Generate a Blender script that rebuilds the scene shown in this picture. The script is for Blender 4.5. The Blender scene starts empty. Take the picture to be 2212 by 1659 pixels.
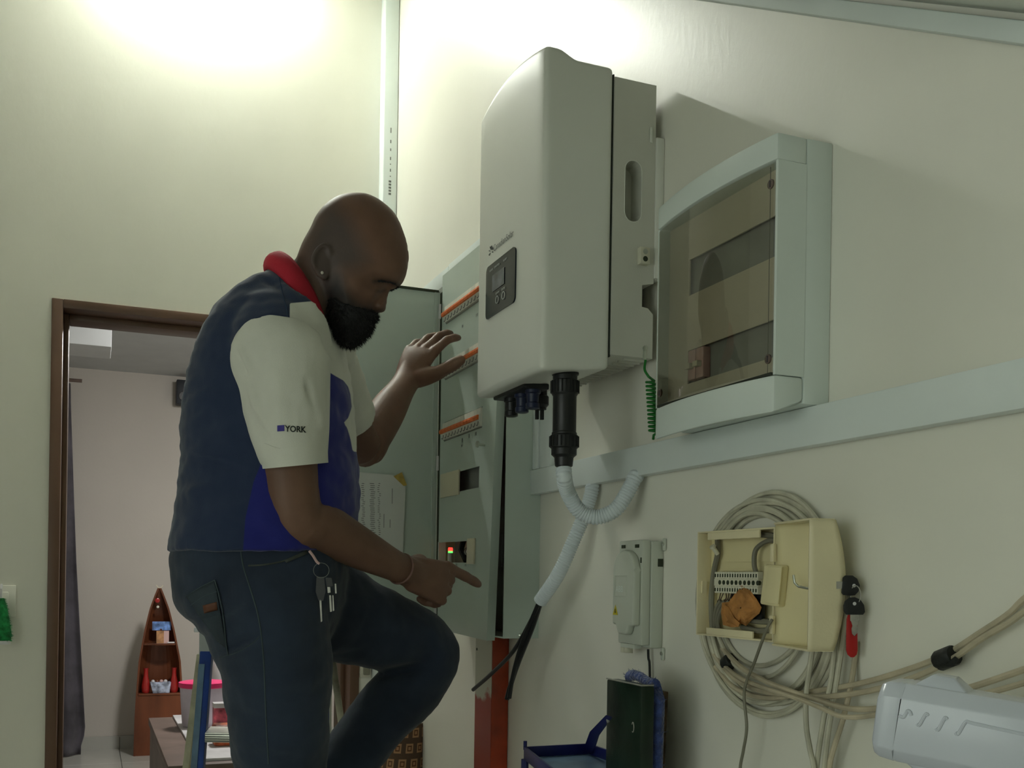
import bpy, bmesh, math, random
import numpy as np
from mathutils import Vector, Matrix, noise
from mathutils.bvhtree import BVHTree

random.seed(7); np.random.seed(7)
SC = bpy.context.scene
COL = SC.collection

# ------------------------------------------------------------------ camera
FPX, PCX, PCY, ROLL, YAW = 2230.0, 1106.0, 1249.0, 0.0155, math.radians(22.22)
CAM = np.array([-1.08, 0.0, 1.25])
FWD = np.array([math.sin(YAW), math.cos(YAW), 0.0])
RGT = np.array([math.cos(YAW), -math.sin(YAW), 0.0])
UPV = np.array([0.0, 0.0, 1.0])

def ray(px, py):
    dx, dy = px - PCX, py - PCY
    u = dx * math.cos(ROLL) + dy * math.sin(ROLL)
    v = -dx * math.sin(ROLL) + dy * math.cos(ROLL)
    return RGT * (u / FPX) + FWD - UPV * (v / FPX)
def PX(px, py, x):                       # the point of the plane X = x seen there
    d = ray(px, py); return CAM + d * ((x - CAM[0]) / d[0])
def PY(px, py, y):
    d = ray(px, py); return CAM + d * ((y - CAM[1]) / d[1])
def PZ(px, py, z):
    d = ray(px, py); return CAM + d * ((z - CAM[2]) / d[2])
def PD(px, py, dep):
    return CAM + ray(px, py) * dep
def to_px(P):                            # world points (n,3) -> measured image positions
    q = np.asarray(P) - CAM
    lat = q @ RGT; dep = q @ FWD
    u = FPX * lat / dep; v = -FPX * q[..., 2] / dep
    return np.stack([PCX + u * math.cos(ROLL) - v * math.sin(ROLL),
                     PCY + u * math.sin(ROLL) + v * math.cos(ROLL)], -1)

cd = bpy.data.cameras.new('camera'); cam = bpy.data.objects.new('camera', cd); COL.objects.link(cam)
right = RGT * math.cos(ROLL) + UPV * math.sin(ROLL)
upc = UPV * math.cos(ROLL) - RGT * math.sin(ROLL)
M = Matrix(((right[0], upc[0], -FWD[0], CAM[0]), (right[1], upc[1], -FWD[1], CAM[1]),
            (right[2], upc[2], -FWD[2], CAM[2]), (0, 0, 0, 1)))
cam.matrix_world = M
cd.sensor_fit = 'HORIZONTAL'; cd.sensor_width = 36.0
cd.lens = 36.0 * FPX / 2212.0
cd.shift_y = (PCY - 1659 / 2) / 2212.0
cd.clip_start = 0.05
SC.camera = cam

# ------------------------------------------------------------------ world and exposure
w = bpy.data.worlds.new('world'); SC.world = w; w.use_nodes = True
w.node_tree.nodes['Background'].inputs[0].default_value = (0.86, 0.95, 0.86, 1)
w.node_tree.nodes['Background'].inputs[1].default_value = 1.3
SC.view_settings.view_transform = 'Standard'; SC.view_settings.look = 'None'
SC.view_settings.gamma = 1.0; SC.view_settings.use_curve_mapping = False
SC.view_settings.exposure = 1.0
TUBE_STRENGTH = 150.0
FAR_STRENGTH = 105.0

# ------------------------------------------------------------------ materials
MATS = {}
def srgb(r, g, b):
    f = lambda c: (c / 255 / 12.92) if c / 255 <= 0.04045 else ((c / 255 + 0.055) / 1.055) ** 2.4
    return (f(r), f(g), f(b), 1.0)
def mat(name, col, rough=0.5, metal=0.0, var=0.06, vscale=8.0, bump=0.0, bscale=60.0, spec=0.5,
        coat=0.0, emis=None, estr=0.0, trans=0.0, alpha=1.0, ior=1.45, stretch=None, sheen=0.0):
    m = bpy.data.materials.new(name); m.use_nodes = True
    nt = m.node_tree; b = nt.nodes['Principled BSDF']
    tc = nt.nodes.new('ShaderNodeTexCoord'); mp = nt.nodes.new('ShaderNodeMapping')
    nt.links.new(tc.outputs['Object'], mp.inputs[0])
    if stretch: mp.inputs['Scale'].default_value = stretch
    nz = nt.nodes.new('ShaderNodeTexNoise'); nz.inputs['Scale'].default_value = vscale
    nz.inputs['Detail'].default_value = 4
    nt.links.new(mp.outputs[0], nz.inputs[0])
    rp = nt.nodes.new('ShaderNodeValToRGB')
    c = col
    lo = tuple(max(0, c[i] * (1 - var * 2)) for i in range(3)) + (1,)
    hi = tuple(min(1, c[i] * (1 + var * 2)) for i in range(3)) + (1,)
    rp.color_ramp.elements[0].position = 0.3; rp.color_ramp.elements[1].position = 0.7
    rp.color_ramp.elements[0].color = lo; rp.color_ramp.elements[1].color = hi
    nt.links.new(nz.outputs[0], rp.inputs[0]); nt.links.new(rp.outputs[0], b.inputs['Base Color'])
    b.inputs['Roughness'].default_value = rough; b.inputs['Metallic'].default_value = metal
    b.inputs['Specular IOR Level'].default_value = spec
    b.inputs['Coat Weight'].default_value = coat; b.inputs['Coat Roughness'].default_value = 0.05
    b.inputs['Transmission Weight'].default_value = trans; b.inputs['IOR'].default_value = ior
    b.inputs['Alpha'].default_value = alpha
    b.inputs['Sheen Weight'].default_value = sheen
    if emis:
        b.inputs['Emission Color'].default_value = emis; b.inputs['Emission Strength'].default_value = estr
    if bump > 0:
        n2 = nt.nodes.new('ShaderNodeTexNoise'); n2.inputs['Scale'].default_value = bscale
        n2.inputs['Detail'].default_value = 3
        nt.links.new(mp.outputs[0], n2.inputs[0])
        bp = nt.nodes.new('ShaderNodeBump'); bp.inputs['Strength'].default_value = bump
        bp.inputs['Distance'].default_value = 0.01
        nt.links.new(n2.outputs[0], bp.inputs['Height']); nt.links.new(bp.outputs[0], b.inputs['Normal'])
    MATS[name] = m
    return m

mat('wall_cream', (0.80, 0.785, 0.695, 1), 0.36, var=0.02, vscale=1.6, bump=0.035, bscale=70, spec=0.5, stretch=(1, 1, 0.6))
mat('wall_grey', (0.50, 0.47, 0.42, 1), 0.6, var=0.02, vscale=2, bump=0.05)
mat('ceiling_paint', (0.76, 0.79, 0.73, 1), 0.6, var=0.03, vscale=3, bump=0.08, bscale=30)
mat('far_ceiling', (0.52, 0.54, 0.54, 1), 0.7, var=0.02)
mat('tile', (0.42, 0.42, 0.38, 1), 0.18, var=0.03, vscale=3, spec=0.5)
mat('grout', (0.12, 0.11, 0.10, 1), 0.9)
mat('concrete', (0.3, 0.3, 0.27, 1), 0.8, var=0.1)
mat('frame_brown', (0.115, 0.062, 0.038, 1), 0.4, var=0.1, vscale=5, bump=0.04, stretch=(1, 1, 0.15))
mat('trunk_white', (0.74, 0.80, 0.78, 1), 0.4, var=0.02, vscale=5, bump=0.02)
mat('panel_steel', (0.52, 0.60, 0.54, 1), 0.36, var=0.025, vscale=3, bump=0.04, bscale=250)
mat('panel_dark', (0.035, 0.04, 0.03, 1), 0.8)
mat('inverter_white', (0.76, 0.77, 0.70, 1), 0.38, var=0.012, vscale=4, bump=0.02, bscale=300)
mat('inverter_metal', (0.62, 0.62, 0.55, 1), 0.42, metal=0.15, var=0.03, vscale=5, bump=0.05, bscale=300)
mat('black_plastic', (0.012, 0.013, 0.014, 1), 0.38, var=0.15, bump=0.03)
mat('navy_plastic', (0.012, 0.018, 0.05, 1), 0.4)
mat('display_black', (0.008, 0.011, 0.018, 1), 0.08, var=0.05, spec=0.3)
mat('lcd', (0.09, 0.10, 0.13, 1), 0.2, var=0.15, vscale=30)
mat('print_white', (0.55, 0.57, 0.55, 1), 0.5)
mat('print_grey', (0.16, 0.17, 0.16, 1), 0.5)
mat('print_dark', (0.03, 0.03, 0.04, 1), 0.6)
mat('box_grey', (0.71, 0.78, 0.74, 1), 0.38, var=0.012, vscale=5)
mat('inner_cream', (0.66, 0.63, 0.53, 1), 0.5, var=0.03)
mat('slot_grey', (0.30, 0.32, 0.31, 1), 0.6, var=0.1)
mat('breaker_white', (0.76, 0.76, 0.68, 1), 0.4, var=0.02)
mat('breaker_orange', (0.78, 0.16, 0.025, 1), 0.4, var=0.05)
mat('blank_beige', (0.70, 0.66, 0.50, 1), 0.5, var=0.02)
mat('zinc', (0.55, 0.58, 0.52, 1), 0.3, metal=0.9, var=0.08, vscale=40)
mat('steel_key', (0.40, 0.39, 0.35, 1), 0.4, metal=0.5, var=0.08, vscale=60)
mat('conduit_grey', (0.68, 0.74, 0.77, 1), 0.38, var=0.02)
mat('cable_white', (0.54, 0.52, 0.41, 1), 0.5, var=0.12, vscale=18)
mat('cable_dirty', (0.48, 0.42, 0.30, 1), 0.55, var=0.18, vscale=14)
mat('cable_grey', (0.20, 0.19, 0.14, 1), 0.5, var=0.1)
mat('earth_green', (0.01, 0.16, 0.02, 1), 0.4, var=0.1)
mat('tape_black', (0.012, 0.014, 0.013, 1), 0.5, bump=0.2)
mat('cream_plastic', (0.78, 0.70, 0.46, 1), 0.42, var=0.04, vscale=6, bump=0.05, bscale=200)
mat('cream_inside', (0.76, 0.68, 0.40, 1), 0.45, var=0.04, vscale=6)
mat('terminal_white', (0.68, 0.66, 0.52, 1), 0.4)
mat('paper_brown', (0.44, 0.20, 0.055, 1), 0.75, var=0.14, vscale=40, bump=0.3, bscale=60)
mat('wire_brown', (0.08, 0.05, 0.035, 1), 0.5)
mat('red_tag', (0.42, 0.012, 0.012, 1), 0.4, var=0.05)
mat('drive_grey', (0.56, 0.59, 0.51, 1), 0.42, var=0.02, vscale=6, bump=0.02)
mat('drive_dark', (0.03, 0.04, 0.02, 1), 0.6)
mat('warn_yellow', (0.55, 0.45, 0.02, 1), 0.5)
mat('post_red', (0.42, 0.045, 0.010, 1), 0.32, var=0.18, vscale=9, bump=0.05, coat=0.3)
mat('dark_green', (0.006, 0.018, 0.010, 1), 0.35, var=0.2, vscale=12, bump=0.1, bscale=30)
mat('blue_felt', (0.035, 0.06, 0.20, 1), 0.95, var=0.25, vscale=60, bump=0.6, bscale=160, sheen=0.4)
mat('brown_board', (0.085, 0.055, 0.03, 1), 0.7, var=0.3, vscale=45, bump=0.2, bscale=120)
mat('blue_plastic', (0.008, 0.012, 0.10, 1), 0.35, var=0.08)
mat('tool_grey', (0.60, 0.63, 0.70, 1), 0.22, var=0.01, spec=0.5)
mat('ladder_blue', (0.012, 0.045, 0.24, 1), 0.4, var=0.15, vscale=14)
mat('ladder_face', (0.10, 0.17, 0.26, 1), 0.4, var=0.25, vscale=10)
mat('ladder_cream', (0.42, 0.40, 0.28, 1), 0.5, var=0.2, vscale=12)
mat('aluminium', (0.55, 0.55, 0.48, 1), 0.35, metal=0.8, var=0.1, vscale=20, stretch=(1, 1, 6))
mat('curtain', (0.055, 0.05, 0.062, 1), 0.8, var=0.25, vscale=6, bump=0.1, sheen=0.3)
mat('wood_red', (0.145, 0.045, 0.018, 1), 0.4, var=0.25, vscale=7, bump=0.05, stretch=(1, 1, 0.2))
mat('wood_bench', (0.14, 0.10, 0.082, 1), 0.5, var=0.12, vscale=6)
mat('red_glaze', (0.38, 0.02, 0.018, 1), 0.15, var=0.1, coat=0.5)
mat('white_gloss', (0.62, 0.62, 0.62, 1), 0.3, var=0.03)
mat('card_blue', (0.12, 0.22, 0.68, 1), 0.5, var=0.55, vscale=22)
mat('card_tan', (0.50, 0.26, 0.12, 1), 0.5, var=0.3, vscale=18)
mat('card_pink', (0.62, 0.42, 0.40, 1), 0.5)
mat('bowl_pattern', (0.30, 0.34, 0.52, 1), 0.3, var=0.65, vscale=26)
mat('pink_lid', (0.72, 0.03, 0.16, 1), 0.4)
mat('tub_white', (0.58, 0.54, 0.62, 1), 0.4)
mat('tub_pattern', (0.60, 0.10, 0.14, 1), 0.4, var=0.45, vscale=22)
mat('orange_mess', (0.42, 0.10, 0.04, 1), 0.5, var=0.5, vscale=16)
mat('board_white', (0.55, 0.54, 0.54, 1), 0.5, var=0.1, vscale=8)
mat('speaker_black', (0.014, 0.018, 0.024, 1), 0.5)
mat('switch_white', (0.82, 0.81, 0.72, 1), 0.35, var=0.02)
mat('green_fuzz', (0.012, 0.20, 0.05, 1), 0.9, var=0.3, vscale=50, bump=0.4)
mat('paper_white', (0.68, 0.70, 0.66, 1), 0.7, var=0.02)
mat('tape_yellow', (0.48, 0.34, 0.08, 1), 0.5, var=0.15, vscale=40)
mat('carpet', (0.22, 0.11, 0.05, 1), 0.95, var=0.3, vscale=60, bump=0.4, bscale=200)
mat('carpet_dark', (0.075, 0.04, 0.02, 1), 0.95, var=0.25, vscale=60, bump=0.3)
mat('carpet_light', (0.34, 0.20, 0.10, 1), 0.95, var=0.2, vscale=60, bump=0.3)
mat('cloth_dark', (0.06, 0.055, 0.035, 1), 0.9, var=0.25, vscale=14, bump=0.2)
mat('door_leaf', (0.50, 0.55, 0.48, 1), 0.5)
mat('tube_glow', (0.9, 1.0, 0.9, 1), 0.5, emis=(0.97, 1.0, 0.92, 1), estr=TUBE_STRENGTH)
mat('far_glow', (1, 1, 1, 1), 0.5, emis=(1.0, 0.98, 0.95, 1), estr=FAR_STRENGTH)
mat('led_red', (0.8, 0.02, 0.02, 1), 0.4, emis=(1, 0.03, 0.02, 1), estr=1.6)
mat('led_green', (0.05, 0.7, 0.08, 1), 0.4, emis=(0.08, 1, 0.1, 1), estr=1.2)
# person
mat('shirt_white', (0.70, 0.70, 0.62, 1), 0.85, var=0.03, vscale=10, bump=0.12, bscale=500, sheen=0.1)
mat('collar_red', (0.46, 0.015, 0.035, 1), 0.8, var=0.06, bump=0.15, bscale=400)
mat('beard_hair', (0.006, 0.006, 0.007, 1), 0.6, var=0.3, vscale=40)
mat('denim_seam', (0.055, 0.075, 0.085, 1), 0.9, var=0.1)
mat('denim_light', (0.075, 0.085, 0.075, 1), 0.9, var=0.15, vscale=30)
mat('leather_tag', (0.11, 0.04, 0.02, 1), 0.6)
mat('shoe_black', (0.02, 0.02, 0.02, 1), 0.5)
mat('stud_white', (0.75, 0.72, 0.62, 1), 0.25)
mat('bracelet', (0.20, 0.11, 0.09, 1), 0.6)
mat('logo_violet', (0.06, 0.05, 0.28, 1), 0.8)
mat('thread_dark', (0.02, 0.025, 0.025, 1), 0.85)
mat('nail', (0.27, 0.17, 0.125, 1), 0.3)

# tinted window: see-through brownish plastic
m = bpy.data.materials.new('tinted_window'); m.use_nodes = True; nt = m.node_tree
nt.nodes.remove(nt.nodes['Principled BSDF']); out = nt.nodes['Material Output']
tr = nt.nodes.new('ShaderNodeBsdfTransparent'); tr.inputs[0].default_value = (0.80, 0.78, 0.70, 1)
gl = nt.nodes.new('ShaderNodeBsdfGlossy'); gl.inputs['Roughness'].default_value = 0.03
gl.inputs['Color'].default_value = (0.9, 0.9, 0.9, 1)
fr = nt.nodes.new('ShaderNodeFresnel'); fr.inputs[0].default_value = 1.75
mx = nt.nodes.new('ShaderNodeMixShader')
nt.links.new(fr.outputs[0], mx.inputs[0]); nt.links.new(tr.outputs[0], mx.inputs[1]); nt.links.new(gl.outputs[0], mx.inputs[2])
nt.links.new(mx.outputs[0], out.inputs[0]); MATS['tinted_window'] = m

# ------------------------------------------------------------------ mesh helpers
class MB:
    def __init__(s): s.v = []; s.f = []; s.smooth = False
    def add(s, vs, fs):
        o = len(s.v); s.v += [tuple(map(float, p)) for p in vs]; s.f += [tuple(i + o for i in q) for q in fs]; return s
    def box(s, lo, hi):
        x0, y0, z0 = (min(a, b) for a, b in zip(lo, hi)); x1, y1, z1 = (max(a, b) for a, b in zip(lo, hi))
        return s.add([(x0,y0,z0),(x1,y0,z0),(x1,y1,z0),(x0,y1,z0),(x0,y0,z1),(x1,y0,z1),(x1,y1,z1),(x0,y1,z1)],
                     [(3,2,1,0),(4,5,6,7),(0,1,5,4),(1,2,6,5),(2,3,7,6),(3,0,4,7)])
    def prism(s, poly, vec):                       # poly: 3-D loop, extruded by vec
        n = len(poly); a = [np.array(p, float) for p in poly]; b = [p + np.array(vec, float) for p in a]
        fs = [tuple(range(n))[::-1], tuple(range(n, 2 * n))]
        fs += [(i, (i + 1) % n, n + (i + 1) % n, n + i) for i in range(n)]
        return s.add(a + b, fs)
    def tube(s, pts, r, seg=10, cap=True, sq=None):
        pts = [np.array(p, float) for p in pts]; n = len(pts)
        rr = r if hasattr(r, '__len__') else [r] * n
        T = []
        for i in range(n):
            d = pts[min(i + 1, n - 1)] - pts[max(i - 1, 0)]; T.append(d / (np.linalg.norm(d) + 1e-12))
        ref = np.array([0, 0, 1.0]) if abs(T[0][2]) < 0.9 else np.array([1.0, 0, 0])
        u = np.cross(T[0], ref); u /= np.linalg.norm(u)
        vs = []
        for i in range(n):
            u = u - T[i] * (u @ T[i]); u /= np.linalg.norm(u) + 1e-12
            w_ = np.cross(T[i], u)
            for k in range(seg):
                a = 2 * math.pi * k / seg
                vs.append(pts[i] + rr[i] * (math.cos(a) * u + math.sin(a) * w_))
        fs = []
        for i in range(n - 1):
            for k in range(seg):
                a, b = i * seg + k, i * seg + (k + 1) % seg
                fs.append((a, b, b + seg, a + seg))
        if cap: fs += [tuple(range(seg))[::-1], tuple(range((n - 1) * seg, n * seg))]
        return s.add(vs, fs)
    def rings(s, rings, cap=True):
        seg = len(rings[0]); n = len(rings); vs = [p for r_ in rings for p in r_]; fs = []
        for i in range(n - 1):
            for k in range(seg):
                a, b = i * seg + k, i * seg + (k + 1) % seg
                fs.append((a, b, b + seg, a + seg))
        if cap: fs += [tuple(range(seg))[::-1], tuple(range((n - 1) * seg, n * seg))]
        return s.add(vs, fs)
    def lathe(s, base, axis, prof, seg=20):        # prof: (r, h) pairs along axis
        ax = np.array(axis, float); ax /= np.linalg.norm(ax)
        ref = np.array([0, 0, 1.0]) if abs(ax[2]) < 0.9 else np.array([1.0, 0, 0])
        u = np.cross(ax, ref); u /= np.linalg.norm(u); w_ = np.cross(ax, u)
        R = [[np.array(base) + ax * h + r_ * (math.cos(2*math.pi*k/seg) * u + math.sin(2*math.pi*k/seg) * w_) for k in range(seg)] for r_, h in prof]
        return s.rings(R)
    def sphere(s, c, r, su=12, sv=8, scl=(1, 1, 1)):
        R = []
        for j in range(sv + 1):
            t = math.pi * (j + 0.02) / (sv + 0.04)
            R.append([(c[0] + r * scl[0] * math.sin(t) * math.cos(2*math.pi*k/su), c[1] + r * scl[1] * math.sin(t) * math.sin(2*math.pi*k/su), c[2] + r * scl[2] * math.cos(t)) for k in range(su)])
        return s.rings(R[::-1])
    def grid(s, fn, nu, nv):
        vs = [fn(i / nu, j / nv) for j in range(nv + 1) for i in range(nu + 1)]
        fs = [(j*(nu+1)+i, j*(nu+1)+i+1, (j+1)*(nu+1)+i+1, (j+1)*(nu+1)+i) for j in range(nv) for i in range(nu)]
        return s.add(vs, fs)
    def build(s, name, material, parent=None, bevel=0.0, seg=2, smooth=None, fix=True, solid=0.0, angle=40):
        me = bpy.data.meshes.new(name)
        org = np.array(parent_origin(parent))
        me.from_pydata([tuple(np.array(p) - org) for p in s.v], [], s.f)
        if fix or bevel > 0:
            bm = bmesh.new(); bm.from_mesh(me)
            if fix: bmesh.ops.recalc_face_normals(bm, faces=bm.faces)
            if bevel > 0:
                es = [e for e in bm.edges if len(e.link_faces) == 2 and e.calc_face_angle(0) > math.radians(angle)]
                bmesh.ops.bevel(bm, geom=es, offset=bevel, segments=seg, affect='EDGES', profile=0.5, clamp_overlap=True)
            bm.to_mesh(me); bm.free()
        o = bpy.data.objects.new(name, me); COL.objects.link(o)
        me.materials.append(MATS[material])
        if smooth if smooth is not None else (s.smooth or bevel > 0):
            for p in me.polygons: p.use_smooth = True
            if bevel > 0 or angle:
                try: me.set_sharp_from_angle(angle=math.radians(35))
                except Exception: pass
        if parent is not None: o.parent = parent
        if solid:
            md = o.modifiers.new('thick', 'SOLIDIFY'); md.thickness = solid; md.offset = 0
        return o

def parent_origin(p):
    o = np.zeros(3)
    while p is not None:
        o = o + np.array(p.location); p = p.parent
    return o
def tag(o, label=None, cat=None, group=None, kind=None):
    if label: o['label'] = label
    if cat: o['category'] = cat
    if group: o['group'] = group
    if kind: o['kind'] = kind
    return o
def thing(name, loc, label, cat, group=None):
    o = bpy.data.objects.new(name, None); COL.objects.link(o); o.location = tuple(map(float, loc))
    o.empty_display_size = 0.05
    return tag(o, label, cat, group)
def copy_tree(o, parent=None):
    c = o.copy(); COL.objects.link(c); c.parent = parent
    for ch in list(o.children): copy_tree(ch, c)
    return c
def cr(pts, n=12):                                 # Catmull-Rom through the points
    P = [np.array(p, float) for p in pts]; P = [2 * P[0] - P[1]] + P + [2 * P[-1] - P[-2]]
    out = []
    for i in range(1, len(P) - 2):
        a, b, c, d = P[i-1], P[i], P[i+1], P[i+2]
        for k in range(n):
            t = k / n
            out.append(0.5 * ((2*b) + (-a + c) * t + (2*a - 5*b + 4*c - d) * t*t + (-a + 3*b - 3*c + d) * t**3))
    out.append(P[-2]); return out
def rrect(hw, hh, r, n=6):                          # rounded rectangle, centred
    out = []
    for cx_, cy_, a0 in ((hw - r, hh - r, 0), (-hw + r, hh - r, 90), (-hw + r, -hh + r, 180), (hw - r, -hh + r, 270)):
        for k in range(n + 1):
            a = math.radians(a0 + 90 * k / n); out.append((cx_ + r * math.cos(a), cy_ + r * math.sin(a)))
    return out
def text_mesh(body, size, font_off=0.0):
    cu = bpy.data.curves.new('t', 'FONT'); cu.body = body; cu.size = size; cu.resolution_u = 3; cu.offset = font_off
    cu.align_x = 'LEFT'
    o = bpy.data.objects.new('t', cu); COL.objects.link(o)
    dg = bpy.context.evaluated_depsgraph_get(); me = bpy.data.meshes.new_from_object(o.evaluated_get(dg))
    vs = [tuple(v.co) for v in me.vertices]; fs = [tuple(p.vertices) for p in me.polygons]
    bpy.data.objects.remove(o); bpy.data.meshes.remove(me)
    return np.array(vs), fs
# ================================================================== the setting
YC, YB, XS = 3.95, -1.6, -3.0
def struct(o): return tag(o, kind='structure')
FLOORZ = 0.0
struct(MB().box((XS - .1, YB - .1, -.1), (1.6, 8.0, 0.0)).build('floor', 'grout'))
floor = bpy.data.objects['floor']
tile_me = MB().box((0, 0, 0), (.596, .596, .006)).build('tile', 'tile', floor, bevel=0.0015, seg=1)
first = True
for i in range(-4, 3):
    for j in range(0, 7):
        x, y = -0.872 + .6 * i, 7.795 - .6 * (j + 1)
        if y < 4.0 or x < XS or x > 1.0: continue
        o = tile_me if first else tile_me.copy()
        if not first: COL.objects.link(o)
        o.location = (x, y, 0.0); first = False
for i in range(0, 5):
    for j in range(0, 9):
        o = tile_me.copy(); COL.objects.link(o); o.location = (XS + .6 * i, 3.95 - .6 * (j + 1), 0)

struct(MB().box((0, YB - .12, 0), (.12, YC + .17, 3.95)).build('wall_right', 'wall_cream'))
FX0, FX1, FZ = -1.218, -.106, 2.202              # outer edges of the door frame
m = MB(); m.box((XS, YC, 0), (FX0, YC + .17, 3.95)); m.box((FX1, YC, 0), (0, YC + .17, 3.95)); m.box((FX0, YC, FZ), (FX1, YC + .17, 3.95))
struct(m.build('wall_left', 'wall_cream'))
m = MB(); m.box((XS - .12, YB - .12, 0), (XS, -1.3, 3.95)); m.box((XS - .12, 1.1, 0), (XS, YC + .17, 3.95))
m.box((XS - .12, -1.3, 0), (XS, 1.1, .6)); m.box((XS - .12, -1.3, 1.9), (XS, 1.1, 3.95))
struct(m.build('wall_side', 'wall_cream'))
w1 = bpy.data.objects.new('fill_window', None); COL.objects.link(w1); w1.location = (XS - .06, 0, 1.3); struct(w1)  # unseen window, added to let the world light in as soft fill
for lo, hi in (((-1.3, .6), (-1.25, 1.9)), ((1.05, .6), (1.1, 1.9)), ((-1.25, .6), (1.05, .65)), ((-1.25, 1.85), (1.05, 1.9)), ((-.12, .65), (-.08, 1.85))):
    MB().box((XS - .08, lo[0], lo[1]), (XS - .04, hi[0], hi[1])).build('fill_window_frame', 'frame_brown', w1, bevel=.003)
struct(MB().box((XS, YB - .12, 0), (0, YB, 2.4)).build('wall_back', 'wall_cream'))
def zc(y): return 1.972 + .588 * (y - .965)
m = MB(); m.prism([(XS, YC + .17, zc(YC + .17)), (XS, .9, zc(.9)), (XS, YB - .12, zc(.9)), (XS, YB - .12, zc(.9) + .1), (XS, .88, zc(.88) + .12), (XS, YC + .17, zc(YC + .17) + .12)], (-XS, 0, 0))
struct(m.build('ceiling', 'ceiling_paint'))
# sloping cover strip where the wall meets the ceiling
def zt(y, k): return (1.930 if k == 0 else 1.968) + .588 * (y - .965)
m = MB(); m.prism([(-.028, .92, zt(.92, 0)), (-.028, YC - .02, zt(YC - .02, 0)), (-.028, YC - .02, zt(YC - .02, 1) - .008), (-.028, .92, zt(.92, 1) - .008)], (.028, 0, 0))
struct(m.build('trim_1', 'trunk_white', bevel=.003))

# door frame
d1 = bpy.data.objects.new('door_1', None); COL.objects.link(d1); d1.location = (-.66, YC, 0); struct(d1)
fw = .037
def jamb(name, lo, hi): return MB().box(lo, hi).build(name, 'frame_brown', d1, bevel=.003)
jamb('jamb', (FX0, YC - .012, 0), (FX0 + fw, YC + .185, FZ))
jamb('jamb', (FX1 - fw, YC - .012, 0), (FX1, YC + .185, FZ))
jamb('head', (FX0 + fw, YC - .012, FZ - .031), (FX1 - fw, YC + .185, FZ))
jamb('stop', (FX0 + fw, YC + .075, 0), (FX0 + fw + .018, YC + .185, FZ - .031))
jamb('stop', (FX1 - fw - .018, YC + .075, 0), (FX1 - fw, YC + .185, FZ - .031))
jamb('stop', (FX0 + fw + .018, YC + .075, FZ - .051), (FX1 - fw - .018, YC + .185, FZ - .031))
# the open door leaf in the far room
d2 = bpy.data.objects.new('door_2', None); COL.objects.link(d2); d2.location = (-.2, 4.5, 0); struct(d2)
MB().box((-.20, 4.15, .01), (-.165, 4.98, 2.12)).build('leaf', 'door_leaf', d2, bevel=.003)
MB().lathe((-.235, 4.9, 1.0), (1, 0, 0), [(.022, 0), (.026, .006), (.022, .018), (.01, .02), (.01, .036)]).build('knob', 'zinc', d2, smooth=True)

# far room
FY = 7.795
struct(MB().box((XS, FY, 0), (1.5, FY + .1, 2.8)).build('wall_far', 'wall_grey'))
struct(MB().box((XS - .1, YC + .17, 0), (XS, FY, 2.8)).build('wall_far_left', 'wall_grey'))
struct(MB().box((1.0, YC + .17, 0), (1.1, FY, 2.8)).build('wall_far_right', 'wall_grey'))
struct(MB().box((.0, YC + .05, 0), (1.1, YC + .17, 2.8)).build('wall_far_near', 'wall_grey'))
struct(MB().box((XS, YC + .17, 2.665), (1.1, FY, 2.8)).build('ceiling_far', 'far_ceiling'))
bz = PY(241, 750, 5.6)[2]; by1 = PZ(241, 776, bz)[1]
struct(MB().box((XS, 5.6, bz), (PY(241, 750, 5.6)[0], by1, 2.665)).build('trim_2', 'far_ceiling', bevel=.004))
bb = struct(MB().box((XS, FY - .008, 0), (1.0, FY, .085)).build('baseboard_far', 'grout'))
for i in range(-4, 3):
    x = -.872 + .6 * i
    if x < XS: continue
    MB().box((x + .002, FY - .014, .004), (min(x + .598, .99), FY - .006, .095)).build('skirting_tile', 'tile', bb)

# lamps: the strip light above the doorway wall, and an unseen round one added to brighten the far room
lt = thing('strip_light', (-.75, YC - .05, 3.55), 'short white fluorescent strip light high on the wall above the doorway', 'lamp')
MB().box((-1.07, YC - .06, 3.585), (-.43, YC - .001, 3.64)).build('batten', 'white_gloss', lt, bevel=.004)
for sx in (-1.066, -.454):
    MB().box((sx, YC - .064, 3.548), (sx + .02, YC - .036, 3.5845)).build('lamp_holder', 'white_gloss', lt, bevel=.002)
MB().tube([(-1.045, YC - .05, 3.565), (-.455, YC - .05, 3.565)], .013, 14).build('tube', 'tube_glow', lt, smooth=True)
lf = thing('far_fill_lamp', (-.1, 5.4, 2.6), 'unseen round flush lamp added on the ceiling to light the far room', 'lamp')
MB().lathe((-.1, 5.4, 2.664), (0, 0, -1), [(.17, 0), (.17, .03), (.15, .03)]).build('lamp_base', 'white_gloss', lf, smooth=True)
MB().lathe((-.1, 5.4, 2.634), (0, 0, -1), [(.15, 0), (.145, .02), (.11, .045), (.02, .055)]).build('diffuser', 'far_glow', lf, smooth=True)
# ================================================================== trunking on the walls
def trunk(name, lo, hi, label, cat='trunking', group='trunking on the equipment wall'):
    t = thing(name, ((lo[0]+hi[0])/2, (lo[1]+hi[1])/2, min(lo[2], hi[2])), label, cat, group)
    x0, x1 = min(lo[0], hi[0]), max(lo[0], hi[0])
    ax = int(np.argmax([abs(hi[i] - lo[i]) for i in range(3)]))
    MB().box((x0 + .004, lo[1], lo[2]), (x1, hi[1], hi[2])).build('base', 'trunk_white', t, bevel=.0015)
    l2, h2 = list(lo), list(hi)
    e = .0012
    for i in (1, 2):
        if i != ax:
            l2[i] -= e; h2[i] += e
    MB().box((x0, l2[1], l2[2]), (x1 - .006, h2[1], h2[2])).build('lid', 'trunk_white', t, bevel=.002)
    return t
trunk('cable_trunking', (0, .2, 1.468), (-.03, 2.462, 1.528), 'long level grey-white cable trunking running below the inverter and fuse box')
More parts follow.
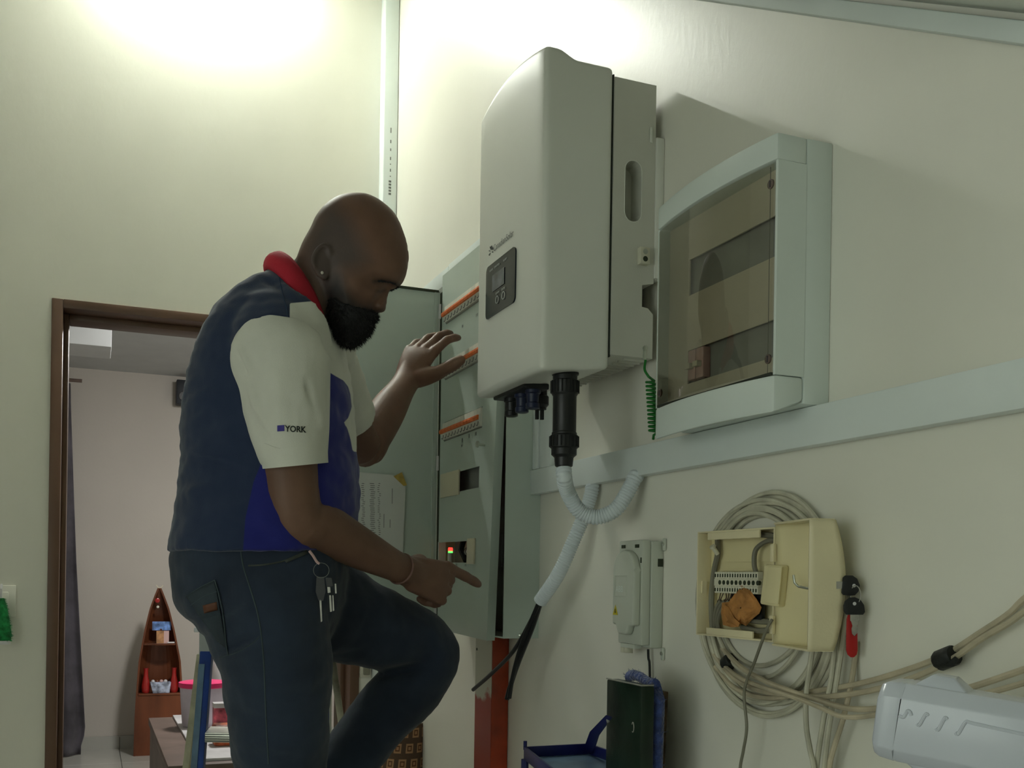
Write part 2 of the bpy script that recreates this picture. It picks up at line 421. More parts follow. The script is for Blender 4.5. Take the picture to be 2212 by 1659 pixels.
trunk('cable_trunking', (0, 2.425, 1.531), (-.026, 2.453, 2.05), 'upright trunking close beside the steel panel, rising behind the inverter')
trunk('cable_trunking', (0, 2.352, 1.531), (-.022, 2.418, 2.05), 'second upright trunking under the inverter, away from the steel panel')
trunk('cable_trunking', (0, 3.165, 2.202), (-.026, YC - .07, 2.252), 'level trunking joining the corner trunking to the top of the steel panel')
trunk('cable_trunking', (0, 2.3, 2.222), (-.026, 3.162, 2.256), 'level trunking piece just above the steel panel, beyond the seam')
t = thing('corner_trunking', (-.03, YC - .03, 0), 'tall pale trunking standing in the corner of the two walls', 'trunking')
MB().box((-.056, YC - .063, 0), (-.001, YC - .001, zc(YC) - .05)).build('base', 'trunk_white', t, bevel=.002)
MB().box((-.055, YC - .066, 0), (-.002, YC - .0632, zc(YC) - .05)).build('lid', 'trunk_white', t, bevel=.001)
m = MB()                                              # faint printed marks on it
for z0, z1 in ((2.985, 3.005), (2.945, 2.958), (2.915, 2.925), (2.88, 2.892), (2.862, 2.866), (2.835, 2.846), (2.815, 2.819)):
    m.box((-.03, YC - .0664, z0 - .02), (-.026, YC - .0662, z1 - .02))
for k in range(5): m.box((-.034, YC - .0664, 2.725 + k * .012), (-.024, YC - .0662, 2.733 + k * .012))
tag(m.build('print_marks', 'print_grey', t), kind='stuff')

# ================================================================== steel distribution panel
CY0, CY1, CZ0, CZ1 = 2.456, 2.993, 1.095, 2.165
pn = thing('distribution_panel', (-.05, 2.72, CZ0), 'tall grey steel breaker panel with its door swung open, rows of orange-handled breakers', 'electrical panel')
m = MB(); th = .004
m.box((-.004, CY0, CZ0), (-.0005, CY1, CZ1))
m.box((-.098, CY0, CZ0), (-.004, CY0 + th, CZ1)); m.box((-.098, CY1 - th, CZ0), (-.004, CY1, CZ1))
m.box((-.098, CY0 + th, CZ0), (-.004, CY1 - th, CZ0 + th)); m.box((-.098, CY0 + th, CZ1 - th), (-.004, CY1 - th, CZ1))
m.build('body', 'panel_steel', pn)
MB().box((-.012, CY0 + .01, CZ0 + .01), (-.006, CY1 - .01, CZ1 - .01)).build('back_plate', 'slot_grey', pn)
CVY0, CVY1 = 2.472, 2.975
ROWS = ((2.005, 2.06), (1.838, 1.893), (1.655, 1.712))
BY0, BY1 = 2.585, 2.935
holes = [(BY0, BY1, a, b) for a, b in ROWS] + [(2.596, 2.936, 1.496, 1.553), (2.614, 2.968, 1.294, 1.354)]
holes.sort(key=lambda q: q[2])
def skew(p):                                          # the loose cover stands off at its lower free corner
    k = ((CVY1 - p[1]) / (CVY1 - CVY0)) * ((CZ1 - p[2]) / (CZ1 - CZ0))
    return (p[0] - .020 * k, p[1] + .03 * k * ((CVY1 - p[1]) / (CVY1 - CVY0)), p[2] - .006 * k)
m = MB(); z = CZ0 - .002; X0, X1 = -.1065, -.1035
bands = []
for (a, b, c, d) in holes:
    bands.append((CVY0, CVY1, z, c)); bands.append((CVY0, a, c, d)); bands.append((b, CVY1, c, d)); z = d
bands.append((CVY0, CVY1, z, CZ1 - .004))
for (a, b, c, d) in bands:
    if b - a > 1e-4: m.box((X0, a, c), (X1, b, d))
m.box((X1, CVY0, CZ0 - .002), (X1 + .020, CVY0 + .003, CZ1 - .004))          # folded edge
m.box((X1, CVY0, CZ1 - .007), (X1 + .012, CVY1, CZ1 - .004))
m.v = [skew(p) for p in m.v]
cov = m.build('inner_cover', 'panel_steel', pn)
# the breakers: white bodies, orange handles, dark finger arcs
NB = 12; pitch = (BY1 - BY0) / NB
for (za, zb) in ROWS:
    for k in range(NB):
        ya = BY0 + k * pitch + .0006; yb = BY0 + (k + 1) * pitch - .0006; yc = (ya + yb) / 2
        zm = za + (zb - za) * .46
        m = MB()
        prof = [(-.085, zb - .002), (-.112, zb - .004), (-.113, zm + .012), (-.117, zm + .006), (-.117, zm - .006), (-.113, zm - .012), (-.112, za + .004), (-.085, za + .002)]
        m.prism([(x, ya, z_) for x, z_ in prof], (0, yb - ya, 0)); m.v = [skew(p) for p in m.v]
        br = m.build('breaker', 'breaker_white', pn)
        m = MB(); m.prism([(x, ya + .0004, z_) for x, z_ in ((-.115, zm + .0075), (-.1215, zm + .007), (-.1235, zm + .001), (-.1215, zm - .005), (-.115, zm - .0055))], (0, yb - ya - .0008, 0))
        m.v = [skew(p) for p in m.v]; m.build('handle', 'breaker_orange', br)
        m = MB(); m.tube([(-.1165, yc + .009 * math.cos(a), zm - .010 - .011 * math.sin(a)) for a in np.linspace(0.9, math.pi, 7)], .0011, 5)
        m.v = [skew(p) for p in m.v]; m.build('finger_arc', 'print_grey', br)
for a, b, c, d in ((2.77, 2.95, 1.487, 1.558), (2.606, 2.672, 1.290, 1.360)):
    m = MB(); m.box((-.112, a, c), (-.1066, b, d)); m.v = [skew(p) for p in m.v]
    m.build('blanking_plate', 'blank_beige', pn, bevel=.0012)
MB().box((-.082, 2.585, 1.486), (-.078, 2.95, 1.563)).build('filler_plate', 'slot_grey', pn)
MB().box((-.050, 2.60, 1.28), (-.046, 2.985, 1.368)).build('filler_plate', 'slot_grey', pn)
# indicator lamp and wiring behind the lowest opening
q = skew((-.09, 2.915, 1.325))
MB().lathe((-.092, 2.905, 1.290), (0, 0, 1), [(.008, 0), (.008, .032)]).build('lamp_body', 'breaker_white', pn, smooth=True)
MB().lathe((-.092, 2.905, 1.3225), (0, 0, 1), [(.007, 0), (.007, .005)]).build('green_lens', 'led_green', pn, smooth=True)
MB().lathe((-.092, 2.905, 1.328), (0, 0, 1), [(.007, 0), (.007, .006), (.006, .010)]).build('red_lens', 'led_red', pn, smooth=True)
MB().tube([(-.07, 2.85, 1.36), (-.08, 2.845, 1.33), (-.07, 2.83, 1.30), (-.05, 2.825, 1.27)], .009, 8).build('wire', 'black_plastic', pn, smooth=True)
MB().tube([(-.07, 2.815, 1.325), (-.07, 2.70, 1.322)], .012, 10).build('fuse', 'breaker_white', pn, smooth=True)
for y in (2.813, 2.80): MB().tube([(-.07, y + .003, 1.325), (-.07, y - .003, 1.325)], .0128, 10).build('fuse_band', 'black_plastic', pn, smooth=True)
MB().tube([(-.066, 2.745, 1.35), (-.084, 2.74, 1.335), (-.075, 2.742, 1.30)], .006, 8).build('wire', 'paper_brown', pn, smooth=True)
MB().box((-.108, 2.968, 1.292), (-.085, 2.975, 1.356)).build('strip_edge', 'white_gloss', pn)
# cover screw standing proud, with its washer
sp = PX(1050, 962, -.112)
MB().lathe((-.108, sp[1], sp[2]), (-1, 0, .05), [(.004, 0), (.0075, .001), (.0075, .003), (.0035, .0035), (.0035, .026), (.009, .0265), (.009, .031), (.006, .033)], 14).build('screw', 'zinc', pn, smooth=True)
for px_, py_ in ((1060, 1362), (1068, 905)):
    p = PX(px_, py_, -.1085); MB().lathe(p, (-1, 0, 0), [(.004, -.01), (.004, .002), (.002, .003)], 10).build('screw_head', 'drive_dark', pn, smooth=True)
# side fixing screw
MB().lathe((-.05, CY0 + .001, CZ0 + .008), (0, -1, 0), [(.006, 0), (.006, .003), (.003, .005)], 10).build('screw_head', 'zinc', pn, smooth=True)
m = MB()                                              # pencilled marks under the rows
for px_, py_, w_, h_ in ((1030, 935, .010, .010), (1014, 940, .004, .012), (998, 950, .005, .012), (997, 962, .008, .006), (1028, 679, .012, .008), (996, 704, .006, .008), (987, 1219, .012, .008), (1010, 1219, .012, .006), (986, 1234, .012, .005), (985, 1228, .003, .008)):
    p = PX(px_, py_, -.113)
    for k in range(3): m.box((-.1072, p[1] + w_ * (k - 1) * .5 - .001, p[2] - h_ / 2 + (k % 2) * .002), (-.1070, p[1] + w_ * (k - 1) * .5 + .001, p[2] + h_ / 2))
m.v = [skew(p) for p in m.v]; tag(m.build('pencil_marks', 'print_grey', pn), kind='stuff')
# the door, swung a quarter turn
DYp = 2.998; DX1 = -.585
dz0, dz1 = CZ0 + .015, 2.118
m = MB(); m.box((-.108, DYp, dz0), (DX1, DYp + .002, dz1))
for lo, hi in (((-.108, dz0), (-.124, dz1)), ((DX1, dz0), (DX1 + .016, dz1)), ((DX1, dz1 - .016), (-.108, dz1)), ((DX1, dz0), (-.108, dz0 + .016))):
    m.box((lo[0], DYp - .004, lo[1]), (hi[0], DYp + .016, hi[1])) if abs(hi[0]-lo[0]) < .05 else m.box((lo[0], DYp - .004, hi[1] - .003 if lo[1] > 2 else lo[1]), (hi[0], DYp + .016, hi[1] if lo[1] > 2 else lo[1] + .003))
door = m.build('door', 'panel_steel', pn)
MB().box((DX1 + .016, DYp - .006, dz1 - .0035), (-.112, DYp + .012, dz1 + .003)).build('gasket', 'drive_dark', door)
MB().box((-.1075, 2.9755, CZ0 + .01), (-.0985, 2.9935, 2.112)).build('hinge_strip', 'drive_dark', pn)
for z_ in (2.055, 1.595, 1.16):
    MB().tube([(-.1085, DYp - .012, z_ - .022), (-.1085, DYp - .012, z_ + .022)], .0055, 10).build('hinge', 'white_gloss', pn, smooth=True)

# the circuit list taped inside the door
yq = DYp - .0055
P4 = [PY(*p, yq) for p in ((740, 1017), (848, 1026), (876, 1052), (870, 1200), (740, 1215))]
ps = thing('circuit_list', P4[3], 'white printed circuit list taped inside the steel panel door, one corner cut', 'paper')
MB().prism(P4, (0, -.0006, 0)).build('sheet', 'paper_white', ps)
m = MB()
for k in range(26):
    for j, (u, w_) in enumerate(((782, 7), (800, 12), (817, 5))):
        p = PY(u + random.uniform(-2, 2), 1045 + k * 4.4, yq - .0008)
        m.box((p[0], p[1] - .0001, p[2]), (p[0] + w_ * .0011, p[1] + .0001, p[2] + .0018))
for a, b in (((847, 1055), (848, 1088)), ((829, 1110), (829, 1140)), ((842, 1122), (842, 1140))):
    p, q = PY(*a, yq - .0008), PY(*b, yq - .0008); m.box((p[0], p[1] - .0001, q[2]), (p[0] + .0016, p[1] + .0001, p[2]))
tag(m.build('printed_lines', 'print_grey', ps), kind='stuff')
tp = [PY(*p, yq - .001) for p in ((856, 1026), (868, 1020), (879, 1048), (872, 1050), (850, 1029))]
tpo = MB().prism(tp, (0, -.0005, 0)).build('yellow_tape', 'tape_yellow', ps)

# ================================================================== inverter
IY0, IY1 = 1.853, 2.222
iv = thing('solar_inverter', (-.14, 2.04, 1.66), 'large white solar inverter on the wall with black display and heat sink body', 'inverter')
# back body with a long slot-shaped grip recess on the side facing the room corner
BX0, BX1, BZ0, BZ1 = -.1155, -.02, 1.704, 2.264
sx, sz, sr, sh = PY(1368, 413, IY0)[0], PY(1368, 413, IY0)[2], .0195, .0625
def slot(n=10):
    pts = []
    for k in range(n + 1):
        a = math.pi * k / n; pts.append((sx + sr * math.cos(a), sz + sh - sr + sr * math.sin(a)))
    for k in range(n + 1):
        a = math.pi + math.pi * k / n; pts.append((sx + sr * math.cos(a), sz - sh + sr + sr * math.sin(a)))
    return pts
bm = bmesh.new()
outer = [bm.verts.new((x, IY0, z)) for x, z in ((BX0, BZ0), (BX1, BZ0), (BX1, 1.795), (BX1 - .012, 1.806), (BX1 - .026, 1.808), (BX1 - .026, 1.852), (BX1, 1.858), (BX1, BZ1), (BX0, BZ1))]
inner = [bm.verts.new((x, IY0, z)) for x, z in slot()]
eo = [bm.edges.new((outer[i], outer[(i + 1) % len(outer)])) for i in range(len(outer))]
ei = [bm.edges.new((inner[i], inner[(i + 1) % len(inner)])) for i in range(len(inner))]
bmesh.ops.triangle_fill(bm, use_beauty=True, edges=eo + ei)
sidef = [tuple(tuple(v.co) for v in f.verts) for f in bm.faces]
def inslot(c):
    dz = max(0, abs(c[2] - sz) - (sh - sr)); return math.hypot(c[0] - sx, dz) < sr * .98
sidef = [f for f in sidef if not inslot(np.mean(f, axis=0))]
ov = [tuple(v.co) for v in outer]; sv = [tuple(v.co) for v in inner]; bm.free()
m = MB()
for f in sidef: m.add(f, [tuple(range(len(f)))])
n = len(ov)
for i in range(n):
    a, b = ov[i], ov[(i + 1) % n]; m.add([a, b, (b[0], IY1, b[2]), (a[0], IY1, a[2])], [(0, 1, 2, 3)])
m.add([(x, IY1, z) for x, _, z in ov], [tuple(range(n))])
n = len(sv); dp = .045
for i in range(n):
    a, b = sv[i], sv[(i + 1) % n]; m.add([a, b, (b[0], IY0 + dp, b[2]), (a[0], IY0 + dp, a[2])], [(0, 1, 2, 3)])
m.add([(x, IY0 + dp, z) for x, _, z in sv], [tuple(range(n))])
body = m.build('heat_sink_body', 'inverter_metal', iv)
mb2 = MB()
for i in range(n):
    a = np.array(sv[i]); b = np.array(sv[(i + 1) % n]); mb2.tube([a, b], .0009, 5, cap=False)
mb2.build('slot_rim', 'inverter_white', body)
# heat-sink fins showing beneath
for k in range(14):
    y = IY0 + .02 + k * .025; MB().box((BX1 - .004, y, BZ0 + .006), (BX1 - .055, y + .0025, BZ0 - .004)).build('fin', 'inverter_metal', body)
# front cover shell
bm = bmesh.new(); bmesh.ops.create_cube(bm, size=1)
for v in bm.verts:
    v.co = (-.1175 if v.co.x > 0 else -.268, IY0 if v.co.y < 0 else IY1, 1.660 if v.co.z < 0 else 2.283)
bmesh.ops.bevel(bm, geom=list(bm.edges), offset=.011, segments=4, affect='EDGES', profile=.5)
bmesh.ops.subdivide_edges(bm, edges=[e for e in bm.edges if e.calc_length() > .1], cuts=14, use_grid_fill=True)
ym, hw = (IY0 + IY1) / 2, (IY1 - IY0) / 2
for v in bm.verts:
    x, y, z = v.co
    fr = min(1, max(0, (-.195 - x) / .045)); fr = fr * fr * (3 - 2 * fr)
    tp_ = min(1, max(0, (z - 2.20) / .08)); btm = min(1, max(0, (1.75 - z) / .08))
    arch = 1 - ((y - ym) / hw) ** 2
    v.co.z += tp_ * fr * (.014 + .022 * arch)
    bk = min(1, max(0, (x + .255) / .13)); v.co.z += btm * .014 * bk
    v.co.x -= .006 * arch * (1 if x < -.2 else 0)
me = bpy.data.meshes.new('front_cover'); 
for v in bm.verts: v.co -= Vector(iv.location)
bmesh.ops.recalc_face_normals(bm, faces=bm.faces); bm.to_mesh(me); bm.free()
fc = bpy.data.objects.new('front_cover', me); COL.objects.link(fc); fc.parent = iv; me.materials.append(MATS['inverter_white'])
for p in me.polygons: p.use_smooth = True
def fx(y): return -.268 - .006 * (1 - ((y - ym) / hw) ** 2)
MB().box((-.1178, IY0 + .004, 1.70), (-.1150, IY1 - .004, 2.27)).build('seam', 'panel_dark', iv)
# display
dY, dZ, dh, dw = 2.064, 1.880, .058, .0875
dp_ = thing('x', (0, 0, 0), None, None); bpy.data.objects.remove(dp_)
poly = rrect(dw, dh, .013, 5)
m = MB(); m.prism([(fx(dY - u) - .0030, dY - u, dZ + v) for u, v in poly], (.006, 0, 0))
disp = m.build('display_panel', 'display_black', iv)
def on_face(u, v, off=.0036): return (fx(dY - u) - off, dY - u, dZ + v)
m = MB(); m.add([on_face(u, v, .0032) for u, v in ((-.045, -.006), (.028, -.006), (.028, .030), (-.045, .030))], [(0, 1, 2, 3)]); m.build('lcd_screen', 'lcd', disp)
m = MB()
for u in (-.012, .025):
    m.tube([on_face(u + .008 * math.cos(a), -.030 + .008 * math.sin(a)) for a in np.linspace(0, 2 * math.pi, 17)], .0008, 5, cap=False)
m.build('button', 'print_white', disp)
def face_text(body, size, u0, v0, name, matn, parent, off=.0036, slant=0.0):
    vs, fs = text_mesh(body, size); MB().add([on_face(u0 + p[0] + slant * p[1], v0 + p[1], off) for p in vs], fs).build(name, matn, parent)
face_text('POWER', .0062, -.062, .042, 'printed_word', 'print_white', disp)
face_text('OPERATION', .0062, -.034, .042, 'printed_word', 'print_white', disp)
face_text('ALARM', .0062, .022, .042, 'printed_word', 'print_white', disp)
face_text('DOWN', .0068, -.021, -.018, 'printed_word', 'print_white', disp)
face_text('ENTER', .0068, .015, -.018, 'printed_word', 'print_white', disp)
face_text('CanadianSolar', .0205, -.046, .083, 'maker_name', 'print_grey', iv, off=.0012)
m = MB()                                              # sunburst mark beside the name
for k, a in enumerate(np.linspace(-20, 200, 6)):
    a = math.radians(a); c = (-.061, .088)
    m.tube([on_face(c[0] + .005 * math.cos(a), c[1] + .005 * math.sin(a), .0012), on_face(c[0] + .0125 * math.cos(a), c[1] + .0125 * math.sin(a), .0012)], [.0007, .0018], 5)
m.build('maker_mark', 'print_grey', iv)
# wall bracket, terminal block and earth screw
bk = MB(); bk.box((-.0195, IY0 - .004, 1.868), (0, IY1 + .004, 2.158)).build('wall_bracket', 'inverter_white', iv, bevel=.003)
MB().box((-.034, IY0 - .003, 2.145), (-.028, IY0 - .0005, 2.176)).build('hook_pin', 'inverter_white', iv, bevel=.001)
tb = MB(); p = PY(1393, 553, IY0 - .01)
tbo = tb.box((p[0] - .012, IY0 - .014, p[2] - .017), (p[0] + .010, IY0, p[2] + .017)).build('terminal_block', 'terminal_white', iv, bevel=.001)
for dz_, mm in ((.008, 'zinc'), (-.007, 'drive_dark')):
    MB().lathe((p[0] - .001, IY0 - .0142, p[2] + dz_), (0, -1, 0), [(.0055, 0), (.0055, .0008), (.002, .001)], 12).build('terminal_screw', mm, tbo, smooth=True)
ep = PY(1392, 752, IY0)
MB().lathe((ep[0], IY0, ep[2]), (0, -1, 0), [(.005, 0), (.005, .003), (.002, .004)], 12).build('earth_screw', 'zinc', iv, smooth=True)
MB().box((ep[0] - .004, IY0 - .002, ep[2] - .024), (ep[0] + .004, IY0, ep[2] - .004)).build('cable_lug', 'zinc', iv, bevel=.001)
# underside connectors
cx0 = -.205
for (px_, py_, kind) in ((1105, 855, 0), (1128, 850, 1), (1151, 845, 1)):
    y = PX(px_, py_, cx0)[1]
    MB().lathe((cx0, y, 1.668), (0, 0, -1), [(.017, -.006), (.017, .020), (.014, .022), (.0125, .040), (.015, .042), (.015, .052), (.011, .054)], 16).build('dc_connector', 'black_plastic' if kind == 0 else 'navy_plastic', iv, smooth=True)
y = PX(1168, 840, cx0 + .05)[1]
gl_ = MB().lathe((cx0 + .035, y - .03, 1.672), (0, 0, -1), [(.016, -.006), (.016, .018), (.020, .022), (.020, .040), (.015, .046), (.015, .05)], 16).build('communication_port', 'black_plastic', iv, smooth=True)
for dx in (-.009, .003): MB().box((cx0 + .035 + dx, y - .034, 1.600), (cx0 + .041 + dx, y - .026, 1.626)).build('latch', 'black_plastic', gl_)
MB().box((-.235, 2.02, 1.655), (-.175, 2.20, 1.668)).build('connector_plate', 'black_plastic', iv, bevel=.003)
# AC connector
gy = 1.905; gx = -.192
def gz(py_): return PX(1230, py_, gx)[2]
prof = [(.0285, gz(790)), (.0285, gz(806)), (.0255, gz(808)), (.0255, gz(818)), (.0285, gz(820)), (.0285, gz(846)), (.0262, gz(850)), (.0245, gz(853)), (.0245, gz(930)), (.0262, gz(932)), (.0262, gz(936)), (.0295, gz(939)), (.0295, gz(964)), (.0265, gz(967)), (.0265, gz(980)), (.020, gz(986)), (.0185, gz(1004)), (.016, gz(1006))]
z0 = prof[0][1]
MB().lathe((gx, gy, z0), (0, 0, -1), [(r_ * .98, z0 - z_) for r_, z_ in prof], 28).build('ac_connector', 'black_plastic', iv, smooth=True)
m = MB()
for k in range(20):
    a = 2 * math.pi * k / 20
    for (za, zb, r_) in ((gz(820), gz(846), .028), (gz(940), gz(963), .029)):
        m.box((gx + r_ * math.cos(a) - .0014, gy + r_ * math.sin(a) - .0014, zb), (gx + r_ * math.cos(a) + .0014, gy + r_ * math.sin(a) + .0014, za))
tag(m.build('grip_ribs', 'black_plastic', iv), kind='stuff')

# green coiled earth lead
g = thing('earth_lead', (ep[0], IY0, ep[2]), 'coiled green earth wire hanging from the inverter corner', 'wire')
pts = [np.array((ep[0], IY0 - .003, ep[2] - .02))]
pts = cr([(ep[0], IY0 - .0055, ep[2] - .0255), (ep[0] - .002, IY0 - .006, ep[2] - .045), (ep[0] + .004, IY0 - .012, ep[2] - .06)], 6)
c0 = PX(1405, 822, -.022); c1 = PX(1412, 935, -.022); N = 13
for k in range(N * 12):
    t_ = k / (N * 12); a = 2 * math.pi * N * t_; c = c0 + (c1 - c0) * t_
    pts.append(c + np.array((.009 * math.cos(a), .0075 * math.sin(a), .0)))
pts.append(PX(1412, 940, -.02)); pts.append(PX(1411, 949, -.018))
MB().tube(pts, .0027, 8).build('coil', 'earth_green', g, smooth=True)

# ================================================================== corrugated conduits
def conduit(name, path, r, label):
    P = cr(path, 40); L = np.cumsum([0] + [np.linalg.norm(P[i+1] - P[i]) for i in range(len(P) - 1)])
    step = .0062; tot = L[-1]; n = int(tot / step); pts = []; rr = []
    for i in range(n):
        for f_, k in ((0, .88), (.25, .88), (.45, 1.0), (.80, 1.0)):
            s_ = (i + f_) * step; j = min(np.searchsorted(L, s_, 'right') - 1, len(P) - 2); u = (s_ - L[j]) / (L[j+1] - L[j] + 1e-9)
            pts.append(P[j] + (P[j+1] - P[j]) * u); rr.append(r * k)
    t = thing(name, path[0], label, 'conduit', 'corrugated conduits below the inverter')
    MB().tube(pts, rr, 18, cap=True).build('corrugated_sleeve', 'conduit_grey', t, smooth=True)
    return t
conduit('flexible_conduit', [(gx, gy, gz(1008)), (gx, gy - .004, gz(1032)), PX(1226, 1062, -.17), PX(1250, 1102, -.14), PX(1288, 1117, -.105), PX(1330, 1100, -.07), PX(1356, 1062, -.045), PX(1371, 1032, -.03), np.array((-.022, PX(1375, 1012, -.022)[1], 1.4655))], .0165,
        'grey corrugated conduit looping from the inverter connector up into the trunking')
c2 = conduit('flexible_conduit', [np.array((-.02, PX(1281, 1030, -.018)[1], 1.4655)), PX(1278, 1062, -.022), PX(1265, 1105, -.035), PX(1240, 1165, -.06), PX(1206, 1240, -.085), PX(1166, 1300, -.10)], .0165,
        'grey corrugated conduit hanging loose below the trunking with black cables poking out')
for path, r_ in (([(1166, 1300, -.10), (1150, 1335, -.105), (1110, 1405, -.115), (1062, 1455, -.125), (1022, 1490, -.13)], .0052),
                 ([(1168, 1300, -.097), (1150, 1355, -.10), (1120, 1430, -.11), (1103, 1480, -.115), (1095, 1510, -.118)], .0062),
                 ([(1164, 1302, -.103), (1146, 1345, -.108), (1124, 1400, -.113), (1108, 1460, -.118), (1100, 1508, -.12)], .0055)):
    w_ = MB().tube(cr([PX(*p) for p in path], 8), r_, 8).build('cable', 'black_plastic', c2, smooth=True)

# ================================================================== fuse box with the tinted window
QY0, QY1, QZ0, QZ1 = 1.326, 1.690, 1.512, 1.947
fb = thing('fuse_box', (-.05, 1.5, QZ0), 'pale grey wall fuse box with a bowed tinted window', 'fuse box')
qm, qh = (QY0 + QY1) / 2, (QY1 - QY0) / 2
def bow(y): return -.106 - .016 * (1 - ((y - qm) / qh) ** 2)
m = MB(); m.box((-.050, QY0 + .0, QZ0 + .018), (0, QY1, QZ1))
m.build('back_box', 'box_grey', fb, bevel=.003)
def front_strip(za, zb, ze):                           # bowed band; ze = lower edge at the wall side
    N_ = 24; R = []
    for k in range(N_ + 1):
        y = QY0 + (QY1 - QY0) * k / N_; R.append([(-.050, y, ze), (bow(y), y, za), (bow(y), y, zb), (-.050, y, zb if za > 1.7 else zb)])
    return MB().rings(R)
front_strip(QZ1 - .042, QZ1, QZ1 - .042).build('frame_top', 'box_grey', fb, bevel=.004)
front_strip(QZ0, QZ0 + .060, QZ0 + .022).build('frame_bottom', 'box_grey', fb, bevel=.006)
MB().box((-.050, QY0, QZ0 + .06), (-.104, QY0 + .006, QZ1 - .042)).build('frame_side', 'box_grey', fb)
MB().box((-.050, QY1 - .006, QZ0 + .06), (-.104, QY1, QZ1 - .042)).build('frame_side', 'box_grey', fb)
wz0, wz1 = QZ0 + .064, QZ1 - .046
def win(u, v):
    y = QY0 + .008 + (QY1 - QY0 - .012) * u; return (bow(y) + .002, y, wz0 + (wz1 - wz0) * v)
wdw = MB().grid(win, 24, 2).build('tinted_window', 'tinted_window', fb, smooth=True)
m = MB(); m.box((bow(QY0) + .004, QY0 + .022, wz0), (bow(QY0) + .0045, QY0 + .0232, wz1)); m.build('window_ridge', 'print_grey', fb)
# the inside: cream plate with two slots
px0 = -.082
m = MB(); zz = [wz0 - .004, 1.607, 1.667, 1.767, 1.832, wz1 + .004]
m.box((px0, QY0 + .006, zz[0]), (px0 + .003, QY1 - .006, zz[1])); m.box((px0, QY0 + .006, zz[2]), (px0 + .003, QY1 - .006, zz[3])); m.box((px0, QY0 + .006, zz[4]), (px0 + .003, QY1 - .006, zz[5]))
for a, b in ((1, 2), (3, 4)):
    m.box((px0, QY0 + .006, zz[a]), (px0 + .003, QY0 + .03, zz[b])); m.box((px0, QY1 - .075, zz[a]), (px0 + .003, QY1 - .006, zz[b]))
m.build('inner_plate', 'inner_cream', fb)
for a, b in ((1, 2), (3, 4)): MB().box((px0 + .012, QY0 + .012, zz[a] - .005), (px0 + .014, QY1 - .03, zz[b] + .005)).build('slot_back', 'slot_grey', fb)
for k in range(2):
    y = QY1 - .105 - k * .026
    q = MB().box((px0 - .004, y, zz[1] + .004), (px0 + .012, y + .024, zz[2] - .002)).build('breaker', 'card_pink', fb, bevel=.002)
    MB().box((px0 - .014, y + .004, 1.63), (px0 - .004, y + .020, 1.640)).build('handle', 'terminal_white', q, bevel=.001)
for (y, z_) in ((QY0 + .016, wz1 - .030), (QY0 + .016, wz0 + .022), (QY1 - .018, wz0 + .022)):
    q = MB().lathe((bow(y) + .004, y, z_), (-1, 0, 0), [(.0075, 0), (.0075, .0024), (.006, .0026)], 16).build('cover_screw', 'wood_bench', fb, smooth=True)
    MB().box((bow(y) + .0005, y - .001, z_ - .005), (bow(y) + .0015, y + .001, z_ + .005)).build('screw_slot', 'print_dark', q)
MB().box((-.1075, QY0 + .0075, wz0 - .0045), (-.09, QY1 - .01, wz0)).build('gap', 'panel_dark', fb)
# ================================================================== small drive unit under the conduits
dr = thing('drive_unit', (-.05, 1.85, 1.12), 'small grey plastic drive unit with a warning triangle on the wall', 'drive unit')
vY0, vY1, vZ0, vZ1 = 1.826, 1.936, 1.112, 1.330        # right edge, left edge
vX = -.088
MB().box((-.028, vY0 + .002, vZ0), (-.0005, vY1 - .002, vZ1)).build('base', 'drive_grey', dr, bevel=.003)
yA, yB = vY0 + .005, vY1 - .005
MB().box((-.048, yA, vZ0 + .006), (-.0285, yB, vZ1 + .002)).build('housing', 'drive_grey', dr, bevel=.003)
# raised cover with an arched top
ym2 = (yA + yB) / 2; hw2 = (yB - yA) / 2 - .005
pl = [(-hw2, vZ0 + .045), (-hw2, vZ1 - .060)]
for k in range(13):
    a = math.pi - math.pi * k / 12; pl.append((hw2 * math.cos(a), vZ1 - .060 + .042 * math.sin(a)))
pl += [(hw2, vZ0 + .045), (.030, vZ0 + .045), (.020, vZ0 + .026), (-.015, vZ0 + .026), (-.025, vZ0 + .045)]
cvr = MB().prism([(-.0475, ym2 + u, z_) for u, z_ in pl], (-.018, 0, 0)).build('front_cover', 'drive_grey', dr, bevel=.006, seg=3)
pz = vZ1 - .093
m = MB(); fxx = -.0658
for a, b in (((.034, pz - .020), (.034, pz + .022)), ((-.016, pz - .020), (-.016, pz + .022)), ((-.016, pz + .022), (.034, pz + .022)), ((-.016, pz - .020), (.034, pz - .020))):
    m.tube([(fxx, ym2 + a[0], a[1]), (fxx, ym2 + b[0], b[1])], .0008, 5)
m.build('badge_frame', 'drive_grey', cvr)
vs, fs = text_mesh('ABB', .018); MB().add([(fxx - .0003, ym2 + .029 - p[0] * .98, pz - .012 + p[1]) for p in vs], fs).build('badge_letters', 'box_grey', cvr)
ty, tz_ = ym2 + hw2 - .016, vZ0 + .065
MB().prism([(-.0656, ty + .011, tz_), (-.0656, ty - .011, tz_), (-.0656, ty, tz_ + .021)], (-.0006, 0, 0)).build('warning_triangle', 'warn_yellow', cvr)
MB().prism([(-.0663, ty + .0025, tz_ + .004), (-.0663, ty - .0025, tz_ + .004), (-.0663, ty - .001, tz_ + .013), (-.0663, ty + .001, tz_ + .013)], (-.0003, 0, 0)).build('warning_bolt', 'print_dark', cvr)
for y in (ym2 + .030, ym2 - .028): MB().box((-.0492, y - .008, vZ1 - .014), (-.0475, y + .008, vZ1 - .007)).build('vent_slot', 'drive_dark', dr)
MB().box((-.0492, vY0 + .008, vZ1 - .045), (-.0475, vY0 + .012, vZ1 - .034)).build('vent_slot', 'drive_dark', dr)
